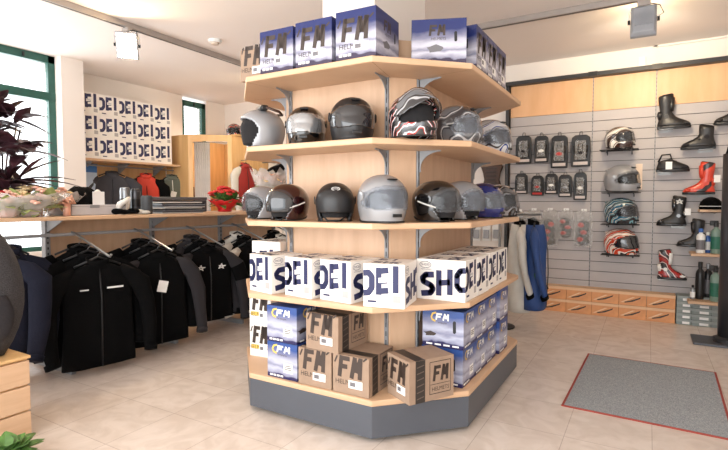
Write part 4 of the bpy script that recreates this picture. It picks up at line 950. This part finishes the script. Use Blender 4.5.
# grey case with a black dome hat bag
x0, y0 = on(72, -4.03); x1, y1 = on(116, -4.03)
cs = empty('storage_case', (-4.03, (y0+y1)/2, TZ), 0, 'flat light grey case lying on the rack under the black hood', 'case'); hw_ = (y1-y0)/2
MB().box((-.32, -hw_, 0), (0, hw_, .075)).build('case_body', mat('light_grey_plastic', (190, 188, 190), .5), cs, bevel=.006)
MB().box((-.322, -hw_-.002, .077), (.002, hw_+.002, .088)).build('case_lid', mat('light_grey_lid', (204, 202, 204), .5), cs, bevel=.003)
MB().box((.0, -.04, .06), (.006, .04, .085)).build('latch', STEELP, cs)
hx, hy = on(82, -4.2)
hd = empty('neck_warmer', (hx, hy, TZ+.0885), 0, 'black soft hood with a white oval patch lying on the grey case', 'hood')
rs = []
for t in range(9):
    u = t/8; w = .17*cos(u*pi/2*.92)**.45; rs.append([(w*.6*cos(2*pi*k/20), w*sin(2*pi*k/20)*(1.1-.2*u), .15*u+fold((cos(k), sin(k), u), .012, 3)) for k in range(20)])
MB().rings(rs).build('hood', FABB, hd, smooth=True)
MB().blob((.085, .09, .075), (.02, .04, .055), 16, 8).build('oval_patch', WHITE, hd, smooth=True)
pc = on(99, -4.06); tag(MB().cbox((pc[0], pc[1], TZ+.0885+.055), (.01, .10, .11), None).build('price_card', LABEL), 'small white card standing on the grey case beside the hood', 'card')
def can(px, x, r, h, m, lab, cap=None):
    X, Y = on(px, x); o = empty('steel_canister', (X, Y, TZ), 0, lab, 'canister', 'canisters on the rack')
    MB().lathe([(r, 0), (r, h*.9), (r*.9, h*.94)], 20).build('body', m, o, smooth=False); MB().lathe([(r*.92, h*.94), (r*.92, h), (r*.6, h+.006)], 20).build('lid', cap or STEEL, o)
    MB().lathe([(r+.001, h*.3), (r+.001, h*.6)], 20, cap=False).build('band', BLACK, o)
can(125.5, -4.19, .044, .24, STEEL, 'steel canister with a black band, left of the pair on the rack')
can(136, -4.18, .044, .23, mat('dark_tin', (70, 70, 74), .3, .6), 'dark canister, right of the pair on the rack', BLACK)
X, Y = on(115, -4.06)
cp2 = tag(MB().tube([(X, Y, TZ+.012), (X, Y+.05, TZ+.09), (X, Y+.13, TZ+.14), (X-.03, Y+.14, TZ+.02)], [.02, .028, .024, .012], 10).build('white_belt', WHITE, smooth=True), 'white curved belt standing against the steel canister', 'belt')
for k, (px, m_, lb) in enumerate(((124, FABB, 'black glove lying at the front edge of the rack, left one'), (139, FABW, 'white glove with black cuff lying at the front edge of the rack'))):
    X, Y = on(px, -3.95); o = empty('glove', (X, Y, TZ), R(20), lb, 'glove')
    MB().blob((0, 0, .024), (.045, .06, .022), 14, 8).build('palm', m_, o, smooth=True)
    for j in range(4): MB().tube([(-.03+.02*j, .04, .024), (-.032+.022*j, .085, .022), (-.034+.024*j, .115-.008*abs(j-1.5), .012)], [.012, .011, .008], 8).build('finger', m_, o, smooth=True)
    MB().tube([(.04, -.01, .02), (.065, .03, .018), (.07, .055, .014)], [.014, .012, .009], 8).build('thumb', m_, o, smooth=True)
    MB().lathe([(.04, -.03), (.044, .03)], 12, Matrix.Translation((0, -.075, .03)) @ Matrix.Rotation(pi/2, 4, 'X') @ Matrix.Scale(.6, 4, (0, 1, 0))).build('cuff', FABB, o)
X, Y = on(129, -4.24); tag(MB().blob((X, Y+.02, TZ+.028), (.08, .14, .026), 16, 8).build('white_cloth', WHITE, smooth=True), 'folded white cloth behind the gloves on the rack', 'cloth')
# magazines: one pile, each its own
MG = [mat('magazine_%d' % i, c, .25) for i, c in enumerate(((190, 190, 192), (60, 62, 70), (120, 122, 126), (40, 40, 44), (210, 208, 200)))]
ya, yb_ = on(153, -4.08)[1], on(199, -4.08)[1]
for k in range(10):
    X = -4.12+random.uniform(-.012, .012); Y = (ya+yb_)/2+random.uniform(-.02, .02)
    o = MB().box((-.14, -(yb_-ya)/2+.03, 0), (.14, (yb_-ya)/2-.03, .0105)).build('magazine', MG[k % 5], loc=(X, Y, TZ+.0002+k*.0112), bevel=.002); o.rotation_euler = (0, 0, random.uniform(-.07, .07))
    tag(o, 'magazine in the pile on the rack, %s counted from below' % ('lowest', 'second', 'third', 'fourth', 'fifth', 'sixth', 'seventh', 'eighth', 'ninth', 'topmost')[k], 'magazine', 'magazines piled on the rack')
X, Y = on(147, -4.0); o = empty('rolled_collar', (X, Y, TZ), 0, 'dark grey upright roll at the left end of the magazine pile', 'roll')
MB().lathe([(.045, 0), (.05, .02), (.05, .15), (.042, .17)], 18).build('roll', mat('charcoal_rubber', (60, 64, 68), .6), o, smooth=True); MB().lathe([(.02, .165), (.022, .172)], 12).build('roll_core', BLACK, o)
ra, rb_ = on(152, -4.42)[1], on(207, -4.42)[1]
o = empty('keyboard_box', (-4.42, (ra+rb_)/2, TZ), 0, 'long dark grey bench display box standing behind the magazines', 'display box'); L_ = (rb_-ra)/2
MB().box((-.10, -L_, .0), (.0, L_, .13)).build('box_front', mat('slate_plastic', (66, 68, 72), .5), o, bevel=.006); MB().box((-.105, -L_-.003, .132), (.006, L_+.003, .165)).build('box_lid', mat('light_slate', (100, 102, 106), .5), o, bevel=.006)
for k in range(8): MB().cbox((.0012, -L_*.85+k*L_*.24, .10), (.002, L_*.14, .012)).build('slot', BLACK, o)
# ================================================================== WALL SHELF WITH HELMET BOXES
WX = -6.50; yA, yB_ = 3.72, 5.335
ws = empty('wall_shelf', (XL, yA, 0), 0, 'birch wall shelf with wooden backing carrying the grid of helmet boxes', 'shelf')
GW = Matrix.Translation((-XL, -yA, 0)); zS = at(83, 157.5, x=WX).z
MB().box((XL+.021, yA, zS-.03), (WX+.02, yB_, zS), GW).build('board', BIRCH, ws, bevel=.004)
MB().box((XL+.002, yA, .3), (XL+.02, yB_, zS+.02), GW).build('backing_panel', WOODL, ws)
for y in (3.95, 4.5, 5.1): MB().prism([(0, 0), (.28, 0), (0, -.16)], -.006, .006, GW @ Matrix(((1, 0, 0, XL+.021), (0, 0, 1, y), (0, 1, 0, zS-.031), (0, 0, 0, 1)))).build('shelf_bracket', STEELP, ws)
hb = (at(83, 91, x=WX).z-zS)/3; ye = [at(px, 120, x=WX).y for px in (84, 108, 125, 141, 156, 171)]; ye[0] = 3.73
rows, cols = ('bottom', 'middle', 'top'), ('first', 'second', 'third', 'fourth', 'fifth')
wbox = (sum(ye[k+1]-ye[k] for k in range(5))/5)
for k in range(5):
    for r_ in range(3):
        wy = 3.735+(k+.5)*wbox; o = place('shoei', (WX, wy+.1175), (WX, wy-.1175), 'end', zS+.001+r_*(hb+.001), 'small white helmet box on the far wall shelf, %s row, %s from the left' % (rows[r_], cols[k]), 'helmet boxes on the far wall shelf'); o.scale = ((wbox-.004)/.235, 1, hb/.24)
# garments under the wall shelf
def wy(px, x=-6.62): return at(px, 180, x=x).y
zc_ = at(112, 160, x=-6.62).z
gv = 'garments hanging under the wall shelf'; SLV = mat('dark_grey_textile', (58, 58, 64), .85, bump=.2)
jacket(-6.62, wy(112), zS-.12, R(62), SLV, SLV, 'dark grey zip jacket hanging leftmost under the wall shelf', gv, hw=.27, length=.75, seed=21, swing=.03)
jacket(-6.62, wy(146), zS-.12, R(62), mat('red_vest_textile', (200, 60, 40), .7), FABB, 'red and black vest, middle garment under the wall shelf', gv, hw=.21, length=.55, seed=22, swing=.03, zipc=FABB)
jacket(-6.62, wy(172), zS-.12, R(62), mat('grey_green_textile', (96, 102, 92), .8), FABB, 'grey green and black vest, rightmost garment under the wall shelf', gv, hw=.21, length=.5, seed=23, swing=.03, zipc=WHITE, tagc=True)
rl = MB().tube([(-6.62, yA+.02, zS-.085), (-6.62, yB_-.02, zS-.085)], .010, 8)
for y in (yA+.05, yB_-.05): rl.tube([(-6.62, y, zS-.085), (-6.62, y, zS-.031)], .008, 6)
tag(rl.build('hanging_rail', STEEL), 'thin steel rail under the wall shelf holding three garments', 'rail')
q = at(90, 180, x=-6.70); bn = empty('banner', (-6.70, q.y, .9), R(90), 'narrow white and light blue banner hanging left under the wall shelf', 'banner')
MB().box((-.10, -.004, 0), (.10, .004, .98)).build('cloth', mat('pale_blue_cloth', (176, 196, 220), .7), bn); MB().box((-.10, -.006, .86), (.10, -.0045, .98)).build('heading', mat('blue_print_strip', (50, 110, 180), .5), bn); MB().tube([(-.11, 0, .98), (.11, 0, .98)], .008, 6).build('rod', STEEL, bn)
# ================================================================== FITTING ROOM
P0, P1, P2, P3 = (XL+.004, 5.36), (-6.33, 5.36), (-5.80, 5.78), (-5.80, YB-.015); HZ = 2.42
fr = empty('fitting_room', (-6.3, 6.0, 0), 0, 'pale wooden corner fitting room with open doorway behind the garment rack', 'fitting room')
GC = Matrix.Translation((6.3, -6.0, 0))
def slab(a, b, z0, z1, t, mt_, nm_, G_=GC, par=fr):
    a, b = Vector(a), Vector(b); d = (b-a).normalized(); n_ = Vector((-d.y, d.x)); q = [a, b, b+n_*t, a+n_*t]
    return MB().prism([(p.x, p.y) for p in q], z0, z1, G_).build(nm_, mt_, par, bevel=.002)
slab(P0, P1, .0, HZ, .02, WOODL, 'side_panel'); slab(P2, P3, 0, HZ, .02, WOODL, 'side_panel')
v1, v2 = Vector(P1), Vector(P2); dv = (v2-v1).normalized()
slab(P1, v1+dv*.07, 0, HZ-.10, .02, WOODL, 'door_jamb'); slab(v2-dv*.07, P2, 0, HZ-.10, .02, WOODL, 'door_jamb')
slab(v1, v2, HZ-.10, HZ, .02, WOODL, 'header')
MB().box((-6.5, 5.84, HZ+.001), (-5.75, YB-.016, HZ+.02), GC).build('roof_board', WOODL, fr)
MB().box((XL+.005, YB-.03, .02), (-5.83, YB-.016, HZ), GC).build('inner_lining', WOODL, fr)
MB().box((XL+.005, 5.40, .02), (XL+.02, YB-.04, HZ), GC).build('inner_lining', WOODL, fr)
cu = empty('curtain', (v1.x, v1.y, 0), math.atan2(dv.y, dv.x), 'grey white curtain drawn to the left side of the fitting room doorway', 'curtain'); n = 30
rr = [[(.085+.24*k/n, .05+.016*sin(k*1.6), z) for k in range(n+1)] for z in (.15, 1.2, HZ-.12)]
m_ = MB(); vs = [p for r in rr for p in r]; m_.add(vs, [(i*(n+1)+k, i*(n+1)+k+1, (i+1)*(n+1)+k+1, (i+1)*(n+1)+k) for i in range(2) for k in range(n)])
m_.build('drape', mat('grey_white_cloth', (196, 190, 186), .8), cu, smooth=True, solid=.003); MB().tube([(.03, .05, HZ-.115), (.60, .05, HZ-.115)], .009, 8).build('curtain_rod', STEEL, cu)
cl = empty('added_cabin_lamp', (-6.1, 5.95, HZ-.04), 0, 'small added lamp hidden under the fitting room roof to brighten the cabin', 'lamp')  # unseen lamp, added to brighten the dark cabin interior
MB().box((-.13, -.04, 0), (.13, .04, .03)).build('added_lamp_housing', WHITE, cl); MB().box((-.12, -.03, -.004), (.12, .03, 0)).build('lamp_glass', mat('added_lamp_glow', (255, 232, 200), .3, emit=8, var=0), cl)
for sx in (-.12, .12): MB().box((sx-.01, -.01, .03), (sx+.01, .01, .041)).build('added_lamp_clip', WHITE, cl)
ll = bpy.data.lights.new('added_cabin_light', 'POINT'); ll.energy = 14; ll.color = (1, .9, .78); ll.shadow_soft_size = .06
lo = bpy.data.objects.new('added_cabin_light', ll); COL.objects.link(lo); lo.parent = cl; lo.location = (0, 0, -.08)
# two helmets on the fitting room roof
for px, m_, lb in ((236, graphic('red_white_swirl', ((196, 70, 50), (214, 206, 200), (60, 50, 50)), 7), 'red and white helmet standing on the roof of the fitting room'), (250, graphic('grey_red_swirl', ((110, 110, 104), (60, 58, 56), (190, 90, 70)), 6), 'grey and red helmet on the fitting room roof beside the red one')):
    q = at(px, 120, x=-6.20 if px < 240 else -5.90); helmet((q.x, 6.24, HZ+.021), R(50), 'full', m_, VISL, lb, sc=1.05)
# garments on hooks on the back wall between the fitting room and the column
def wallhang(px, z, y=6.50): q = at(px, 180, y=y); return q.x, y, z
x, y, z = -5.70, 5.98, 2.02
hk = tag(MB().tube([(-5.799, y, z+.01), (-5.70, y, z+.012), (-5.68, y, z+.03)], .006, 6).build('wall_hook', STEEL), 'small steel hook on the fitting room side holding the red jacket', 'hook')
o = jacket(x, y, z, R(90), mat('red_jacket_textile', (150, 36, 32), .6), FABW, 'red jacket with white sleeves hanging on the side of the fitting room', seed=31, hw=.23, length=.7, swing=.04)
x, y, z = wallhang(285, 2.08)
o = jacket(x, y, z, R(35), FABB, FABB, 'black leather jacket with white chest patch hanging on the back wall', seed=32, hw=.22, length=.7, stripes=REFL, star=True)
hr = empty('wall_rail', (-4.9, YB, 2.05), 0, 'steel rail on the back wall with two hanging jackets', 'rail')
MB().tube([(-.9, -.16, -.02), (.95, -.16, -.02)], .011, 8).build('rail', STEEL, hr)
for sx in (-.75, .8): MB().tube([(sx, -.16, -.02), (sx, -.001, -.02)], .009, 6).build('rail_bracket', STEEL, hr)
# ================================================================== BETWEEN ISLAND AND SLATWALL
q = at(491, 170, y=6.55)
bpk = empty('back_protector', (q.x, 6.60, 1.50), 0, 'brown laced back protector with straps hanging on the wall right of the shelf island', 'back protector')
MB().rings([[(w*math.copysign(abs(cos(2*pi*k/20))**.7, cos(2*pi*k/20)), .035*sin(2*pi*k/20), zz) for k in range(20)] for zz, w in ((0, .12), (.06, .13), (.15, .105), (.24, .12), (.32, .15), (.36, .13))]).build('shell', LEATHB, bpk, smooth=True)
for k in range(6): MB().cbox((0, -.036, .05+k*.05), (.15-.02*(k == 2), .01, .026)).build('plate', mat('dark_brown_plate', (54, 38, 32), .5), bpk, bevel=.004)
for sx in (-1, 1): MB().tube([(sx*.10, -.02, .33), (sx*.15, -.01, .42), (sx*.06, .02, .46)], .012, 8).build('strap', BLACK, bpk, smooth=True)
MB().tube([(0, .055, .46), (0, -.02, .46), (0, -.03, .48)], .005, 6).build('hook', STEEL, bpk)
MB().tube([(-.06, .02, .46), (.06, .02, .46)], .008, 6).build('top_strap', BLACK, bpk)
for k, px in enumerate((476, 486, 496)):
    q = at(px, 232, y=6.60); o = empty('blister_pack', (q.x, 6.625, q.z-.12), 0, 'white blister pack low on the wall behind the island, %s of three' % ('left', 'middle', 'right')[k], 'package', 'white blister packs behind the island')
    MB().box((-.055, -.004, 0), (.055, 0, .25)).build('card', LABEL, o); MB().box((-.04, -.028, .03), (.04, -.005, .15)).build('blister', mat('grey_blister', (150, 152, 156), .3), o, bevel=.008); MB().tube([(0, .03, .23), (0, -.03, .23)], .003, 6).build('peg', STEEL, o)
cs2 = empty('garment_stand', (-1.38, 5.30, 0), 0, 'slim steel garment stand behind the shelf island carrying a white and a blue coat', 'stand')
MB().lathe([(.17, 0), (.17, .012), (.03, .03)], 24).build('stand_base', DSTEEL, cs2); MB().tube([(0, 0, .02), (0, 0, 1.22)], .014, 10).build('pole', STEEL, cs2, smooth=True); MB().tube([(-.35, 0, 1.22), (.42, 0, 1.22)], .011, 8).build('cross_bar', STEEL, cs2)
jacket(-1.02, 5.30, 1.20, R(100), FABBL, FABBL, 'bright blue coat hanging behind the white one, right of the island', seed=41, hw=.24, length=.86, swing=.03, collar=FABB, thin=.10)
o = jacket(-1.16, 5.30, 1.20, R(100), FABW, FABW, 'long light grey white coat with a green patch, hanging right of the island', seed=42, hw=.23, length=.90, swing=.02, collar=FABB, thin=.10)
MB().cbox((-.21, -.15, -.60), (.07, .012, .07)).build('green_patch', mat('dark_green_patch', (30, 84, 60), .6), o)
# ================================================================== CEILING FITTINGS
zt = 3.09; xt = -4.57; yt = 4.97
tr = empty('lighting_track', (xt, 3.0, ZC), 0, 'grey lighting track running along the ceiling above the left aisle', 'lighting track')
MB().box((-.03, -4.5, -.055), (.03, 3.0, -.001)).build('track', mat('track_aluminium', (168, 160, 154), .4, .3), tr, bevel=.003); tag(MB().box((-.008, -4.49, -.0565), (.008, 2.99, -.0552)).build('conductor_slot', DSTEEL, tr), None)
tr2 = empty('lighting_track', (-1.0, yt, ZC), 0, 'grey lighting track running across the ceiling towards the right picture edge', 'lighting track')
MB().box((-3.2, -.03, -.055), (1.15, .03, -.001)).build('track', MATS['track_aluminium'], tr2, bevel=.003); MB().box((-3.19, -.008, -.0565), (1.14, .008, -.0552)).build('conductor_slot', DSTEEL, tr2)
def flood(loc, aim, lab, power, dim, size):
    o = empty('floodlight', loc, 0, lab, 'floodlight', None); d = (Vector(aim)-Vector(loc)); drop = .17
    hd_ = Vector((0, 0, -drop)); qd = d.normalized().to_track_quat('-Y', 'Z').to_matrix().to_4x4(); M = Matrix.Translation(hd_) @ qd
    MB().cbox((0, 0, -.022), (.10, .05, .044)).build('track_adapter', MATS['track_aluminium'], o)
    w, h = size
    MB().rings([[(sx*w/2*k, y, sz*h/2*k) for sx, sz in ((-1, -1), (1, -1), (1, 1), (-1, 1))] for y, k in ((-.035, 1), (.0, 1), (.035, .8))], True, M).build('housing', mat('silver_grey_casting', (164, 168, 174), .45, .2), o, bevel=.006)
    for k in range(5): MB().box((-w*.3+k*w*.15-.004, .034, -h*.2), (-w*.3+k*w*.15+.004, .05, h*.2), M).build('cooling_fin', MATS['silver_grey_casting'], o)
    MB().tube([M @ Vector((-w/2-.012, 0, 0)), M @ Vector((-w/2-.014, 0, h*.35)), (-w*.3, 0, -.045), (w*.3, 0, -.045), M @ Vector((w/2+.014, 0, h*.35)), M @ Vector((w/2+.012, 0, 0))], .006, 6).build('yoke', WHITE, o, smooth=True)
    for sx in (-1, 1): MB().cbox((sx*(w/2+.012), 0, 0), (.02, .028, .028), M).build('yoke_knob', BLACK, o)
    MB().tube([(.05, .0, -.03), (.12, .02, -.05), (.15, .02, -.12), (.10, .02, -.15)], .004, 6).build('cable', BLACK, o)
    b = MB().box((-w/2+.015, -.037, -h/2+.015), (w/2-.015, -.0355, h/2-.015), M)
    g = mat('lit_lamp_glass_%d' % dim, (255, 226, 180), .3, emit=dim, var=0); b.build('lamp_glass', g, o)
    l = bpy.data.lights.new('flood_lamp', 'SPOT'); l.energy = power; l.color = (1, .84, .64); l.spot_size = R(105); l.spot_blend = .8; l.shadow_soft_size = .08
    lo = bpy.data.objects.new('flood_lamp', l); COL.objects.link(lo); lo.parent = o; dn = d.normalized()
    lo.location = hd_+dn*.06; lo.rotation_euler = dn.to_track_quat('-Z', 'Y').to_euler()
    return o
fy = at(127, 32, x=xt).y
flood((xt, fy, ZC-.056), (-2.0, .8, 1.3), 'burning floodlight hanging from the left track near the windows', 60, 120, (.20, .26))
fx = at(644, 4, y=yt).x
flood((fx, yt, ZC-.056), (-.1, 6.6, 2.75), 'floodlight on the right track seen from behind, aimed at the slatwall', 75, 60, (.20, .28))
for i, (a, b_) in enumerate((((xt, -1.0), (-1.8, 2.6, .5)), ((-1.0, -1.2), (-1.6, 2.4, .8)))):
    pass
flood((xt, 5.35, ZC-.056), (-6.2, 5.9, 1.4), 'added floodlight on the left track, hidden behind the shelf island', 40, 60, (.20, .26))  # extra lamp out of view, added to light the fitting room
q = at(215, 40, z=ZC)
sd = empty('smoke_detector', (q.x, q.y, ZC-.0005), 0, 'small round smoke detector on the ceiling right of the left track', 'smoke detector')
MB().lathe([(.075, 0), (.075, -.015), (.06, -.03)], 24).build('base', WHITE, sd, smooth=False); MB().lathe([(.045, -.0305), (.04, -.05), (.02, -.056)], 24).build('sensor_head', mat('beige_plastic', (206, 190, 174), .5), sd)
# leafy plant low in the left corner
q = at(8, 446, z=.12)
lp = empty('green_plant', (q.x, q.y, 0), 0, 'green leaved plant at the bottom left picture corner', 'plant')
MB().lathe([(.06, 0), (.08, .07), (.075, .07)], 18).build('pot', TERR, lp)
tag(leaves(MB(), (0, 0, .07), 60, .17, .04, .04, (-.1, 1.0)).build('foliage', GLEAF, lp, solid=.001), kind='stuff')
